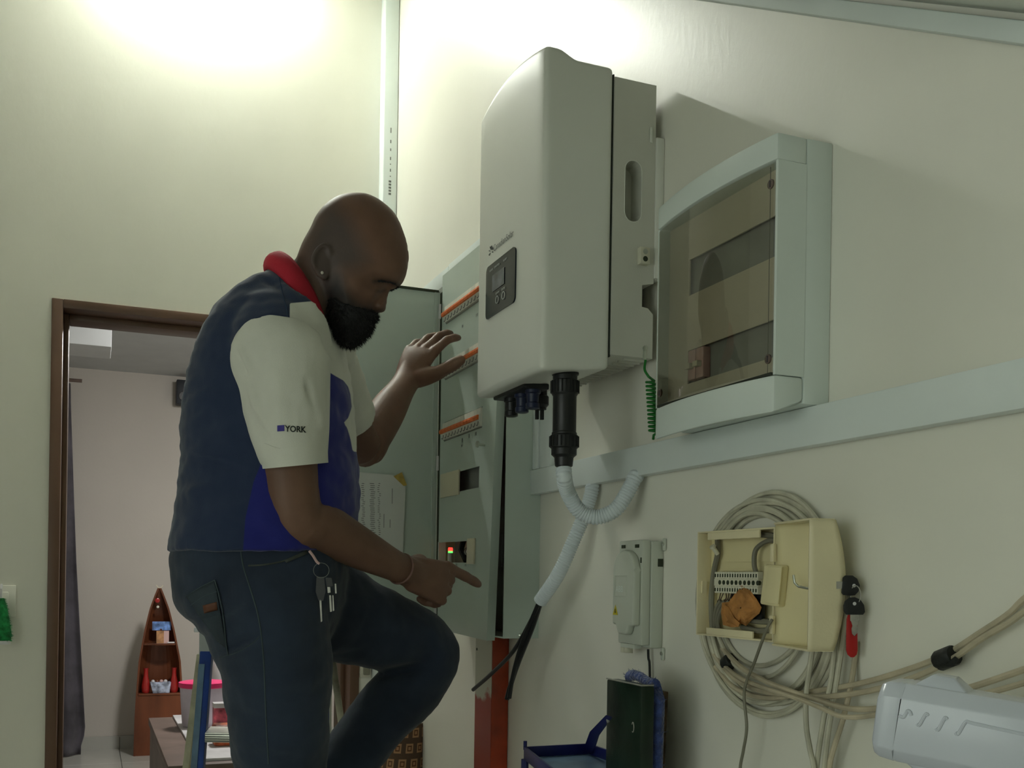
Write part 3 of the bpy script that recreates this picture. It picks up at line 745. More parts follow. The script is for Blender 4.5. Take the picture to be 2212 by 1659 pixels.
for z_ in (vZ1 - .008, vZ0 - .012):
    q = MB().box((-.006, vY0 - .010, z_ - .012), (-.0005, vY0 + .001, z_ + .014)).build('mounting_ear', 'drive_grey', dr, bevel=.003)
    MB().lathe((-.0062, vY0 - .005, z_ + .002), (-1, 0, 0), [(.004, 0), (.004, .002), (.002, .003)], 10).build('screw_head', 'zinc', q, smooth=True)
MB().box((-.014, vY0 + .0012, vZ1 - .052), (-.002, vY0 + .0022, vZ1 - .036)).build('vent_slot', 'drive_dark', dr)
for k in range(2): MB().box((-.046, ym2 + .012 + k * .016, vZ0 - .014), (-.032, ym2 + .026 + k * .016, vZ0 + .0)).build('plug', 'terminal_white', dr, bevel=.001)
MB().box((-.047, yA + .03, vZ0 - .003), (-.030, yB - .01, vZ0 + .006)).build('plug_rail', 'drive_grey', dr, bevel=.001)
c = thing('drive_cable', (-.03, 1.80, 1.05), 'thin black cable dropping from the small drive unit', 'cable')
MB().tube(cr([(-.014, 1.862, vZ0 - .004), (-.013, 1.862, 1.09), (-.010, 1.860, 1.05), (-.008, 1.858, .8), (-.008, 1.856, .4), (-.008, 1.855, .02)], 5), .0027, 8).build('cable', 'black_plastic', c, smooth=True)

# ================================================================== open cream connection box
jY0, jY1, jZ0, jZ1, jX, jB = 1.392, 1.622, 1.152, 1.340, -.052, -.020
jb = thing('connection_box', (-.03, 1.5, jZ0), 'open cream plastic connection box with its lid swung aside', 'junction box')
t_ = .003
MB().box((jB - .003, jY0, jZ0), (jB, jY1, jZ1)).build('back_plate', 'cream_inside', jb)
MB().box((jX, jY1 - t_, jZ0), (jB - .003, jY1, jZ1)).build('side_wall', 'cream_plastic', jb, bevel=.0008)
MB().box((jX, jY0, jZ0), (jB - .003, jY0 + t_, jZ1)).build('side_wall', 'cream_plastic', jb, bevel=.0008)
MB().box((jX, jY0 + t_, jZ0), (jB - .003, jY1 - t_, jZ0 + t_)).build('bottom_wall', 'cream_plastic', jb, bevel=.0008)
MB().box((jX, jY0 + t_, jZ1 - t_), (jB - .003, jY1 - t_, jZ1)).build('top_wall', 'cream_plastic', jb, bevel=.0008)
for y_, z_ in ((1.60, 1.17), (1.60, 1.32), (1.41, 1.17), (1.41, 1.32)): MB().lathe((jB, y_, z_), (1, 0, 0), [(.006, 0), (.006, -jB)], 10).build('stand_off', 'cream_plastic', jb)
MB().box((jX - .001, jY0 + .04, jZ1 - .016), (jX + .003, jY1 - .035, jZ1 - .003)).build('top_rail', 'cream_plastic', jb, bevel=.0008)
MB().box((jX - .001, jY0 + .055, jZ0 + .003), (jX + .003, jY1 - .035, jZ0 + .015)).build('bottom_rail', 'cream_plastic', jb, bevel=.0008)
MB().box((jX + .008, jY1 - .0065, 1.228), (jX + .018, jY1 - .003, 1.250)).build('clip', 'cream_plastic', jb)
for z_ in (1.285, 1.268): MB().box((jB - .006, jY0 + .005, z_), (jB - .003, jY1 - .03, z_ + .004)).build('back_rib', 'cream_inside', jb)
# the lid: a shallow bowed tray
Hh = np.array((jX - .002, jY0 - .001, 0.0)); ld = np.array((-.035, -.134, 0.0)); LW = np.linalg.norm(ld); ld /= LW
dd = np.array((.967, -.253, 0.0)); lz0, lz1 = jZ0 - .003, jZ1 + .005; lzm, lzh = (lz0 + lz1) / 2, (lz1 - lz0) / 2
def dep_(u, z): return (.040 + .017 * (1 - ((z - lzm) / lzh) ** 2)) * (.08 + .92 * min(1, (u / LW) * 1.5) ** .8)
def LP(u, v, z): return Hh + ld * u + dd * v + np.array((0, 0, z))
MB().grid(lambda a, b: LP(a * LW, dep_(a * LW, lz0 + b * 2 * lzh), lz0 + b * 2 * lzh), 14, 18).build('lid_front', 'cream_inside', jb, smooth=True, solid=.003)
MB().grid(lambda a, b: LP(LW, a * dep_(LW, lz0 + b * 2 * lzh), lz0 + b * 2 * lzh), 6, 18).build('lid_edge', 'cream_plastic', jb, smooth=True, solid=.003)
for z_ in (lz0, lz1): MB().grid(lambda a, b: LP(a * LW, b * dep_(a * LW, z_), z_), 14, 2).build('lid_wall', 'cream_plastic', jb, solid=.003)
for z0_, z1_ in ((1.283, 1.312), (1.166, 1.196)): MB().box((jX - .006, jY0 - .006, z0_), (jX + .001, jY0 + .003, z1_)).build('hinge', 'cream_plastic', jb, bevel=.001)
# cranked lock tongue on the inside of the lid
zl = 1.228
lk = [LP(LW - .012, .030, zl - .004), LP(LW - .012, .028, zl + .012), LP(LW - .045, .022, zl + .013), LP(LW - .075, .016, zl + .016), LP(LW - .080, .012, zl + .022), LP(LW - .080, .010, zl + .034)]
MB().tube(lk, .0021, 8).build('lock_tongue', 'zinc', jb, smooth=True)
MB().lathe(LP(LW - .008, .028, zl - .010), -ld, [(.009, -.006), (.009, .004), (.005, .008)], 12).build('lock_nut', 'zinc', jb, smooth=True)
# two rows of white terminals with dark holes between
for k in range(17):
    y = jY1 - .052 - k * .0076
    for z_ in (1.2545, 1.2295):
        q = MB().box((jX + .004, y - .0066, z_), (jX + .016, y, z_ + .0125)).build('terminal', 'terminal_white', jb, bevel=.0008, seg=1)
        MB().box((jX + .0032, y - .0046, z_ + .003), (jX + .0042, y - .002, z_ + .009)).build('screw_hole', 'drive_dark', q)
MB().box((jX + .006, jY0 + .05, 1.2422), (jX + .016, jY1 - .048, 1.2544)).build('terminal_bar', 'terminal_white', jb)
for k in range(10):
    y = jY1 - .066 - k * .0125; MB().lathe((jX + .0058, y, 1.2483), (-1, 0, 0), [(.0042, -.004), (.0042, .0004)], 10).build('wire_hole', 'drive_dark', jb)
MB().box((jX + .012, jY0 + .048, 1.185), (jX + .02, jY1 - .09, 1.229)).build('relay', 'black_plastic', jb, bevel=.002)
# grey cables inside
for path, r_ in (([(jB - .01, 1.59, 1.335), (jB - .014, 1.582, 1.30), (jB - .014, 1.592, 1.27), (jB - .016, 1.597, 1.22), (jB - .012, 1.598, 1.16)], .0055),
                 ([(jB - .012, 1.40, 1.316), (jB - .016, 1.43, 1.319), (jB - .02, 1.458, 1.305), (jB - .022, 1.460, 1.28), (jB - .022, 1.452, 1.262)], .0042),
                 ([(jB - .010, 1.41, 1.325), (jB - .012, 1.44, 1.329), (jB - .01, 1.47, 1.331)], .005),
                 ([(jB - .014, 1.40, 1.185), (jB - .016, 1.45, 1.184), (jB - .014, 1.50, 1.186)], .005),
                 ([(jB - .018, 1.41, 1.172), (jB - .02, 1.45, 1.168), (jB - .016, 1.50, 1.172)], .005)):
    MB().tube(cr(path, 8), r_, 8).build('inner_cable', 'cable_grey', jb, smooth=True)
for k in range(9):
    y = 1.56 - k * .0085
    MB().tube(cr([(jX + .011, y, 1.230), (jX + .008, y + .004 * math.sin(k * 2.1), 1.219), (jX + .014, 1.575 - k * .003, 1.208 + .004 * math.cos(k)), (jX + .018, 1.585 - k * .002, 1.19)], 6), .0011, 5).build('core_wire', 'wire_brown', jb, smooth=True)
for k in range(3):
    MB().tube(cr([(jX + .010, 1.558 - k * .013, 1.216), (jX + .010, 1.572 - k * .010, 1.203), (jX + .016, 1.586 - k * .006, 1.18), (jX + .020, 1.588 - k * .006, 1.16)], 6), .0033, 8).build('inner_cable', 'cable_grey', jb, smooth=True)
MB().lathe((jX + .012, jY1 - .045, 1.302), (-.4, 0, .5), [(.004, -.004), (.004, .010), (.006, .011), (.006, .015)], 10).build('cable_clip', 'terminal_white', jb, smooth=True)
# cream cover piece hanging inside
sc = thing('socket_cover', (jX, 1.44, 1.20), 'small loose cream cover piece sitting inside the open connection box', 'cover')
cc = [PX(*p, jX - .006) for p in ((1650, 1219), (1688, 1221), (1680, 1312), (1640, 1305))]
MB().prism(cc, (.016, 0, 0)).build('shell', 'cream_inside', sc, bevel=.004, seg=3)
cc = [PX(*p, jX - .0085) for p in ((1658, 1224), (1688, 1225), (1680, 1306), (1650, 1302))]
MB().prism(cc, (.003, 0, 0)).build('raised_face', 'cream_inside', sc, bevel=.002)
# crumpled brown paper
bp = thing('brown_paper', PX(1600, 1320, jX), 'crumpled torn brown paper stuffed into the connection box', 'paper')
pp = [(1598, 1262), (1620, 1275), (1635, 1295), (1645, 1312), (1640, 1325), (1628, 1335), (1618, 1345), (1612, 1352), (1600, 1346), (1596, 1354), (1580, 1355), (1562, 1350), (1558, 1325), (1560, 1302), (1575, 1300), (1586, 1285), (1592, 1270)]
ctr = np.array((1600, 1313))
Rg = []
for s_ in np.linspace(1, .04, 7):
    Rg.append([PX(ctr[0] + (p[0] - ctr[0]) * s_, ctr[1] + (p[1] - ctr[1]) * s_, jX + .004 - .007 * (1 - s_) + .004 * math.sin(p[0] * .35 + p[1] * .21 + s_ * 7) * s_) for p in pp])
MB().rings(Rg, cap=False).build('sheet', 'paper_brown', bp, smooth=False, solid=.0008)
fl = [PX(*p, jX - .004 + .003 * math.sin(i * 1.7)) for i, p in enumerate(((1560, 1304), (1574, 1312), (1586, 1335), (1598, 1346), (1595, 1354), (1572, 1338), (1562, 1325)))]
MB().prism(fl, (.001, .0005, 0)).build('folded_flap', 'paper_brown', bp)

# ================================================================== cables
rng = random.Random(3)
coil = thing('cable_coil', (-.01, 1.483, 1.03), 'coil of dirty white cable hanging behind the cream connection box', 'cable coil')
for k in range(12):
    r0 = (.192, .186, .180, .174, .168, .162, .157, .190, .178, .166, .134, .142)[k]; cy_, cz_ = 1.483 + rng.uniform(-.010, .012), (1.205 if k < 10 else 1.226) + rng.uniform(-.006, .010)
    ph = rng.uniform(0, 6.28); xx = -.0048 if k % 2 == 0 else -.0135
    pts = []
    for j in range(65):
        a = 2 * math.pi * j / 64; rr = r0 + .004 * math.sin(2 * a + ph) + .003 * math.sin(3 * a + ph * 2)
        y, z_ = cy_ + rr * math.cos(a) * 1.02, cz_ + rr * math.sin(a) * (1.0 if math.sin(a) > 0 else .98)
        pts.append((xx + (.0016 * math.sin(a * 3 + ph) if k % 2 else 0), y, z_))
    MB().tube(pts, .0042, 8, cap=False).build('cable_loop', 'cable_white', coil, smooth=True)
def taped(p, d, name='tape_wrap'):
    pass
tpc = PX(1575, 1428, -.012)
MB().lathe(tpc - np.array((0, .010, -.004)), (0, 1, -.55), [(.0125, 0), (.0140, .003), (.0140, .020), (.0125, .023)], 12).build('tape_wrap', 'tape_black', coil, smooth=True)
def cable(path, r_, label, m_='cable_white', x=-.03, group=None, extra=None):
    pts = [PX(*p) if len(p) == 3 else PX(p[0], p[1], x) for p in path]
    if extra: pts += [np.array(e) for e in extra]
    t = thing('cable', pts[-1], label, 'cable', group or 'loose cables around the connection box')
    MB().tube(cr(pts, 10), r_, 8).build('sheath', m_, t, smooth=True); return t
def down(p, x, dy=0): q = PX(p[0], p[1], x); return [(x, q[1] + dy * (1 - f), q[2] * f + .012 * (1 - f)) for f in (.95, .89, .80, .66, .5, .33, .16, 0)]
cable([(1755, 1402), (1748, 1450), (1741, 1510), (1742, 1570), (1750, 1620), (1758, 1659)], .0042, 'pale cable bowing leftwards as it drops from below the box lid', x=-.040, extra=down((1758, 1659), -.040, -.02))
cable([(1820, 1245, -.026), (1812, 1320, -.026), (1803, 1400, -.028), (1795, 1470, -.03), (1778, 1560, -.031), (1764, 1659, -.031)], .0042, 'pale cable hanging straight from behind the box lid, next to the bowed one', x=-.03, extra=down((1764, 1659), -.031, -.02))
cable([(1832, 1300, -.0245), (1818, 1400, -.026), (1806, 1480, -.028), (1791, 1570, -.029), (1781, 1659, -.029)], .0042, 'pale cable hanging between the straight cable and the one under the red tag', x=-.03, extra=down((1781, 1659), -.029, -.02))
cable([(1849, 1385, -.006), (1846, 1425, -.008), (1838, 1480, -.018), (1822, 1550, -.028), (1800, 1620, -.028), (1792, 1659, -.028)], .0042, 'stained cable hanging down from behind the red key tag', 'cable_dirty', x=-.03, extra=down((1792, 1659), -.028, -.02))
cable([(1668, 1338, -.062), (1655, 1362, -.066), (1630, 1430, -.056), (1608, 1492, -.048), (1613, 1570, -.046), (1606, 1620, -.045), (1599, 1659, -.045)], .0027, 'thin grey-green cable trailing out of the open box down the wall', 'cable_grey', extra=down((1599, 1659), -.045, .01))
ta = [(1545, 1440, -.0135), (1590, 1488, -.019), (1660, 1508, -.023), (1740, 1496, -.024), (1850, 1478, -.022), (1950, 1450, -.02), (2040, 1415, -.016), (2120, 1365, -.016), (2180, 1325, -.014), (2230, 1280, -.012), (2420, 1150, -.012), (2800, 930, -.012), (3200, 745, -.012)]
ca = cable(ta, .0044, 'upper dirty cable of the taped pair sweeping up the wall away from the coil', 'cable_dirty')
tb_ = [(1540, 1410, -.0135), (1580, 1460, -.022), (1630, 1488, -.029), (1690, 1500, -.033), (1780, 1505, -.034), (1880, 1492, -.032), (1970, 1465, -.028), (2050, 1428, -.024), (2120, 1380, -.024), (2180, 1345, -.022), (2230, 1310, -.022), (2420, 1190, -.022), (2800, 965, -.022), (3200, 765, -.022)]
cb_ = cable(tb_, .0044, 'lower dirty cable of the taped pair sweeping up the wall away from the coil', 'cable_dirty')
tq = PX(2047, 1424, -.02)
MB().lathe(tq + np.array((0, .016, -.004)), (0, -.93, .36), [(.013, 0), (.0145, .004), (.0145, .026), (.013, .030)], 12).build('tape_wrap', 'tape_black', cb_, smooth=True)
MB().prism([PX(*p, -.03) for p in ((2045, 1432), (2062, 1418), (2070, 1424), (2060, 1440), (2044, 1440))], (.0012, 0, 0)).build('tape_flap', 'tape_black', cb_)
cable([(1560, 1400, -.0135), (1600, 1440, -.024), (1650, 1470, -.036), (1700, 1490, -.042), (1760, 1510, -.042), (1830, 1530, -.036), (1900, 1530, -.036), (1980, 1512, -.04), (2080, 1490, -.04), (2230, 1440, -.035), (2450, 1360, -.028), (2850, 1200, -.028), (3300, 1020, -.028)], .0044, 'sagging dirty cable passing behind the grey plastic tool, upper of two', 'cable_dirty')
cable([(1550, 1425, -.0135), (1595, 1462, -.03), (1650, 1485, -.046), (1720, 1508, -.056), (1775, 1530, -.058), (1820, 1548, -.054), (1880, 1546, -.054), (1960, 1528, -.06), (2080, 1510, -.06), (2230, 1470, -.055), (2450, 1400, -.045), (2850, 1260, -.045), (3300, 1090, -.045)], .0038, 'sagging dirty cable passing behind the grey plastic tool, lower of two', 'cable_dirty')

# ================================================================== keys in the lid lock
kd = float((PX(1812, 1264, -.045) - CAM) @ FWD)
def KP(px_, py_, off=0.0): return PD(px_, py_, kd + off)
kt = FWD * .0028
k1 = thing('lock_key', KP(1838, 1265), 'black-headed key pushed into the cream box lid lock', 'key')
pl = [(1821, 1248), (1826, 1243), (1842, 1243), (1852, 1250), (1858, 1264), (1855, 1278), (1847, 1286), (1835, 1287), (1822, 1285), (1818, 1280)]
MB().prism([KP(*p, -.001) for p in pl], kt).build('key_head', 'black_plastic', k1, bevel=.0008)
MB().prism([KP(*p) for p in ((1807, 1256), (1820, 1256), (1820, 1272), (1807, 1272))], FWD * .0018).build('key_blade', 'steel_key', k1)
MB().prism([KP(1845 + 4 * math.cos(a), 1265 + 4 * math.sin(a), -.0012) for a in np.linspace(0, 6.28, 9)[:-1]], FWD * .0004).build('key_hole', 'white_gloss', k1)
k2 = thing('hanging_key', KP(1845, 1310, -.008), 'black-headed key with bare steel blade hanging from the ring', 'key')
pl = [(1823, 1320), (1822, 1308), (1826, 1298), (1836, 1291), (1847, 1290), (1859, 1295), (1867, 1307), (1869, 1322), (1865, 1328), (1828, 1328)]
MB().prism([KP(*p, -.009) for p in pl], kt).build('key_head', 'black_plastic', k2, bevel=.0008)
pl = [(1837, 1328), (1856, 1328), (1856, 1340), (1853, 1341), (1854, 1348), (1851, 1352), (1853, 1358), (1852, 1367), (1846, 1374), (1841, 1369), (1840, 1358), (1842, 1352), (1839, 1342), (1837, 1341)]
MB().prism([KP(*p, -.0085) for p in pl], FWD * .0018).build('key_blade', 'steel_key', k2)
MB().prism([KP(1846 + 4 * math.cos(a), 1304 + 4 * math.sin(a), -.0092) for a in np.linspace(0, 6.28, 9)[:-1]], FWD * .0004).build('key_hole', 'white_gloss', k2)
k3 = thing('key_tag', KP(1840, 1380, -.004), 'long red plastic tag hanging behind the loose key', 'key tag')
pl = [(1829, 1338), (1832, 1328), (1846, 1328), (1852, 1340)] + [(1853, 1405), (1851, 1414), (1845, 1420), (1838, 1420), (1831, 1414), (1828, 1404)]
MB().prism([KP(*p, -.0035) for p in pl], FWD * .002).build('tag', 'red_tag', k3, bevel=.0006)
MB().tube([KP(1846 + 11 * math.sin(a) + 2, 1285 - 20 * math.cos(a), -.0045 - .006 * math.sin(a)) for a in np.linspace(0, 6.28, 25)], .0008, 6, cap=False).build('split_ring', 'steel_key', k3, smooth=True)

# ================================================================== red steel post below the panel
po = thing('steel_post', (-.025, 2.72, 0), 'red painted steel post under the steel panel, bare whitish patch at its top', 'post')
MB().box((-.050, 2.655, .006), (-.001, 2.788, 1.0945)).build('post_body', 'post_red', po, bevel=.002)
m = bpy.data.materials.new('worn_paint'); m.use_nodes = True; nt = m.node_tree; b = nt.nodes['Principled BSDF']
tc = nt.nodes.new('ShaderNodeTexCoord'); sp_ = nt.nodes.new('ShaderNodeSeparateXYZ'); nt.links.new(tc.outputs['Object'], sp_.inputs[0])
nz = nt.nodes.new('ShaderNodeTexNoise'); nz.inputs['Scale'].default_value = 14; nz.inputs['Detail'].default_value = 6; nt.links.new(tc.outputs['Object'], nz.inputs[0])
ad = nt.nodes.new('ShaderNodeMath'); ad.operation = 'MULTIPLY_ADD'; ad.inputs[1].default_value = .16
nt.links.new(nz.outputs[0], ad.inputs[0]); nt.links.new(sp_.outputs[2], ad.inputs[2])
rp = nt.nodes.new('ShaderNodeValToRGB'); e = rp.color_ramp.elements
e[0].position = .985; e[0].color = (.33, .035, .008, 1); e[1].position = 1.05; e[1].color = (.50, .50, .40, 1)
nt.links.new(ad.outputs[0], rp.inputs[0]); nt.links.new(rp.outputs[0], b.inputs['Base Color']); b.inputs['Roughness'].default_value = .35
MATS['worn_paint'] = m
MB().box((-.0512, 2.657, .006), (-.0501, 2.786, 1.0945)).build('worn_face', 'worn_paint', po)
MB().lathe((-.0512, 2.775, 1.045), (-1, 0, 0), [(.004, 0), (.004, .0012)], 8).build('bolt_hole', 'drive_dark', po)

# ================================================================== dark green box, felt, board, blue tray
gb = thing('green_case', (-.14, 1.71, 0), 'tall dark green rectangular case standing against the wall', 'case')
MB().box((-.152, 1.643, .006), (-.124, 1.780, 1.058)).build('case_body', 'dark_green', gb, bevel=.004)
m = MB(); 
for a, b in (((-.152, 1.644), (-.152, 1.779)), ((-.152, 1.644), (-.126, 1.644))): m.tube([(a[0], a[1], 1.059), (b[0], b[1], 1.059)], .0014, 6)
tag(m.build('top_edge', 'steel_key', gb), kind='stuff')
MB().lathe(PX(1315, 1556, -.1525), (-1, 0, 0), [(.005, 0), (.005, .003), (.002, .0045)], 10).build('rivet', 'steel_key', gb, smooth=True)
q = PX(1367, 1571, -.1525); MB().tube([(q[0], q[1] + .004 * math.cos(a), q[2] + .009 * math.sin(a)) for a in np.linspace(.6, 5.2, 12)], .0009, 6).build('ring', 'steel_key', gb, smooth=True)
bf = thing('blue_felt', (-.11, 1.7, 0), 'fuzzy blue felt strip folded over behind the green case', 'cloth')
R = []
for k in range(26):
    t = k / 25
    if t < .3: c = np.array((-.108, 1.77 - .11 * t / .3, 1.062 + .006 * math.sin(t * 20))); wx, wz = .010, .010
    else:
        s_ = (t - .3) / .7; c = np.array((-.106 - .012 * s_, 1.656 + .012 * s_, 1.06 - 1.044 * s_)); wx, wz = .011, .008
    n1 = np.array((1.0, 0, 0)); n2 = np.array((0, .2, 1)) if t < .3 else np.array((0, 1.0, 0))
    R.append([c + n1 * wx * math.cos(a) + n2 * wz * math.sin(a) * (1 + .12 * math.sin(9 * a + k)) for a in np.linspace(0, 2 * math.pi, 13)[:-1]])
felt = MB().rings(R).build('felt_strip', 'blue_felt', bf, smooth=True)
m = MB()
for k in range(260):
    t = rng.random(); i = int(t * 24); c = np.mean(R[i], axis=0); p0 = np.array(R[i][rng.randrange(12)]); d_ = (p0 - c); d_ /= np.linalg.norm(d_) + 1e-6
    d_ = d_ + np.array([rng.uniform(-.5, .5) for _ in range(3)]); m.tube([p0 - d_ * .002, p0 + d_ * rng.uniform(.002, .006)], [.0006, .0002], 3)
tag(m.build('felt_fuzz', 'blue_felt', bf), kind='stuff')
bd = thing('brown_board', (-.03, 1.9, 0), 'speckled brown board leaning on the wall behind the blue felt', 'board')
MB().prism([(-.070, 1.775, .006), (-.070, 1.98, .006), (-.032, 1.98, 1.030), (-.032, 1.775, 1.030)], (.016, 0, 0)).build('board', 'brown_board', bd, bevel=.002)
# blue tray on legs
bt = thing('blue_tray', (-.3, 1.72, 0), 'dark blue plastic tray on a folding stand beside the green case', 'tray')
z0 = .872
A = PZ(1134, 1640, z0); B_ = PZ(1272, 1632, z0); nrm = np.array((-(B_ - A)[1], (B_ - A)[0], 0)); nrm /= np.linalg.norm(nrm)
if nrm @ FWD > 0: nrm = -nrm
Cc = B_ + nrm * .30; Dd = A + nrm * .30 - (B_ - A) / np.linalg.norm(B_ - A) * .06
def rim(P, Q, h=.026, name='rim'):
    d_ = (Q - P) / np.linalg.norm(Q - P); n_ = np.array((-d_[1], d_[0], 0)) * .003
    MB().prism([P - n_, Q - n_, Q + n_, P + n_], (0, 0, h)).build(name, 'blue_plastic', bt, bevel=.001)
for P, Q in ((A, B_), (B_, Cc), (Cc, Dd), (Dd, A)): rim(P, Q)
MB().prism([A, B_, Cc, Dd], (0, 0, .004)).build('tray_floor', 'ladder_face', bt)
MB().tube([A + UPV * .02, A + UPV * .038], .004, 8).build('peg', 'blue_plastic', bt)
e1 = PX(1318, 1548, -.158); e0 = B_ + UPV * .006
w1_, w2_ = np.array((0, .016, .0)), np.array((0, -.016, 0))
mid = (e0 + e1) / 2 + np.array((-.008, 0, 0.004))
R = [[c + w1_ * k_, c + w2_ * k_, c + w2_ * k_ + np.array((-.004, 0, .002)), c + w1_ * k_ + np.array((-.004, 0, .002))] for c, k_ in ((e0, 1.3), (mid, 1.1), (e1, .6))]
MB().rings(R).build('arm', 'blue_plastic', bt, smooth=False)
for P in (A, B_, Cc, Dd): MB().tube([P, (P[0], P[1], .003)], .008, 10).build('leg', 'blue_plastic', bt, smooth=True)

# ================================================================== grey plastic tool head in front, on a stand
tl = thing('plastic_tool', PD(2150, 1560, 1.08) * np.array((1, 1, 0)), 'glossy light grey plastic tool head with a raised zigzag line, on a stand', 'tool')
a0 = PD(1905, 1545, 1.10); a1 = PD(2330, 1625, 1.00)
ax = a1 - a0; ax[2] = a1[2] - a0[2]; AL = np.linalg.norm(ax); ax /= AL
su = UPV - ax * (UPV @ ax); su /= np.linalg.norm(su); sn = np.cross(ax, su)
if sn @ FWD > 0: sn = -sn                               # towards the viewer side
def ring8(c, h, d_, ch=.32, low=1.0):
    pts = [(-d_, h * (1 - ch * 1.1)), (-d_ * (1 - ch), h), (d_ * (1 - ch), h), (d_, h * (1 - ch * 1.1)), (d_, -h * low * (1 - ch)), (d_ * (1 - ch), -h * low), (-d_ * (1 - ch), -h * low), (-d_, -h * low * (1 - ch))]
    return [c + sn * u + su * v for u, v in pts]
R = []
for s_, k in ((0, .80), (.0025, .90), (.008, .965), (.022, 1.0), (.0235, .985), (.0255, 1.0), (AL * .5, 1.0), (AL, 1.02)):
    R.append(ring8(a0 + ax * s_, .041 * k, .038 * k))
tb = MB().rings(R).build('housing', 'tool_grey', tl, bevel=.0018, seg=2)
b0 = a0 + ax * .058 + su * .0405
R = []
for h_, l0, l1, d_ in ((0, -.026, .026, .022), (.0115, -.012, .012, .014), (.0125, -.010, .010, .012)):
    c = b0 + su * h_; R.append([c + ax * l0 + sn * d_, c + ax * l1 + sn * d_, c + ax * l1 - sn * d_, c + ax * l0 - sn * d_])
MB().rings(R).build('sight_hump', 'tool_grey', tl, bevel=.002)
def TF(px_, py_):                                      # on the face turned to the viewer
    o_ = a0 + sn * .038; d_ = ray(px_, py_); t = ((o_ - CAM) @ sn) / (d_ @ sn); return CAM + d_ * t
for grp in ([(1941, 1546), (1952, 1549), (1960, 1536), (1966, 1538), (1969, 1546)], [(1981, 1563), (1986, 1566), (2000, 1543), (2005, 1546)], [(2022, 1573), (2027, 1576), (2041, 1551), (2046, 1554)], [(2064, 1582), (2070, 1585), (2086, 1560), (2100, 1562), (2160, 1575), (2240, 1592)]):
    MB().tube(cr([TF(*p) for p in grp], 5), .0018, 8).build('raised_line', 'tool_grey', tl, smooth=True)
# lower fairing and stem
R = []
for s_, h_, w_ in ((.028, .004, .020), (.05, .020, .026), (.09, .030, .026), (.16, .018, .022), (.21, .004, .014)):
    c = a0 + ax * s_ - su * .036; R.append([c + sn * w_ * math.cos(a) - su * h_ * max(0, math.sin(a)) for a in np.linspace(-.3, math.pi + .3, 12)])
MB().rings(R).build('lower_fairing', 'tool_grey', tl, smooth=True)
s0 = a0 + ax * .095 - su * .05
MB().lathe(s0, (0, 0, -1), [(.017, -.02), (.018, .0), (.021, .02), (.021, s0[2] - .03), (.021, s0[2] - .025)], 20).build('stem', 'tool_grey', tl, smooth=True)
MB().lathe((s0[0], s0[1], .002), (0, 0, 1), [(.15, 0), (.15, .012), (.04, .024), (.022, .03)], 28).build('foot', 'tool_grey', tl, smooth=True)

# ================================================================== left wall fittings
sw = thing('light_switch', (-1.37, YC - .005, 1.09), 'cream light switch plate beside the brown door frame', 'switch')
MB().box((-1.422, YC - .012, 1.090), (-1.316, YC - .0005, 1.199)).build('plate', 'switch_white', sw, bevel=.003)
MB().box((-1.40, YC - .017, 1.112), (-1.339, YC - .011, 1.176)).build('rocker', 'switch_white', sw, bevel=.003)
so = thing('wall_socket', (-.084, YC - .01, .87), 'small cream wall socket between the door frame and corner trunking', 'socket')
MB().box((-.103, YC - .012, .855), (-.058, YC - .0005, .915)).build('plate', 'inner_cream', so, bevel=.003)
MB().box((-.092, YC - .028, .865), (-.066, YC - .011, .900)).build('plug', 'cable_grey', so, bevel=.004)
du = thing('green_duster', PY(4, 1390, YC - .06), 'green fuzzy duster hanging in front of the light switch', 'duster')
c0, c1 = PY(2, 1292, YC - .06), PY(2, 1385, YC - .06)
MB().rings([[c0 + (c1 - c0) * t + np.array((r_ * math.cos(a), r_ * math.sin(a) * .8, 0)) for a in np.linspace(0, 2 * math.pi, 17)[:-1]] for t, r_ in ((0, .010), (.2, .018), (.5, .026), (.85, .033), (.98, .030))]).build('pile', 'green_fuzz', du, smooth=True)
MB().lathe(c1, (0, 0, -1), [(.028, -.002), (.030, .004), (.030, .010)], 16).build('end_cap', 'white_gloss', du, smooth=True)
MB().tube([c0 - UPV * .005, c0 + UPV * .03, c0 + np.array((0, .030, .045))], .004, 8).build('hook', 'white_gloss', du, smooth=True)
m = MB()
for k in range(900):
    t = rng.random(); a = rng.uniform(0, 6.28); r_ = np.interp(t, (0, .2, .5, .85, 1), (.010, .018, .026, .033, .03)); n_ = np.array((math.cos(a), math.sin(a) * .8, 0)); p0 = c0 + (c1 - c0) * t + n_ * r_
    m.tube([p0 - n_ * .002, p0 + n_ * rng.uniform(.003, .008) + UPV * rng.uniform(-.006, .002)], [.0008, .0003], 3)
tag(m.build('fibres', 'green_fuzz', du), kind='stuff')

# ================================================================== rolled carpet in the corner
m = bpy.data.materials.new('carpet_pattern'); m.use_nodes = True; nt = m.node_tree; b = nt.nodes['Principled BSDF']; b.inputs['Roughness'].default_value = .95
tc = nt.nodes.new('ShaderNodeTexCoord'); mp = nt.nodes.new('ShaderNodeMapping'); nt.links.new(tc.outputs['UV'], mp.inputs[0])
def brick(sx_, col1, col2, mort, ms, off):
    bt_ = nt.nodes.new('ShaderNodeTexBrick'); bt_.offset = off; bt_.inputs['Scale'].default_value = sx_
    bt_.inputs['Color1'].default_value = col1; bt_.inputs['Color2'].default_value = col2; bt_.inputs['Mortar'].default_value = mort
    bt_.inputs['Mortar Size'].default_value = ms; bt_.inputs['Brick Width'].default_value = .5; bt_.inputs['Row Height'].default_value = .5
    nt.links.new(mp.outputs[0], bt_.inputs[0]); return bt_
b1 = brick(1.0, (.36, .20, .10, 1), (.36, .20, .10, 1), (.085, .05, .03, 1), .10, .5)
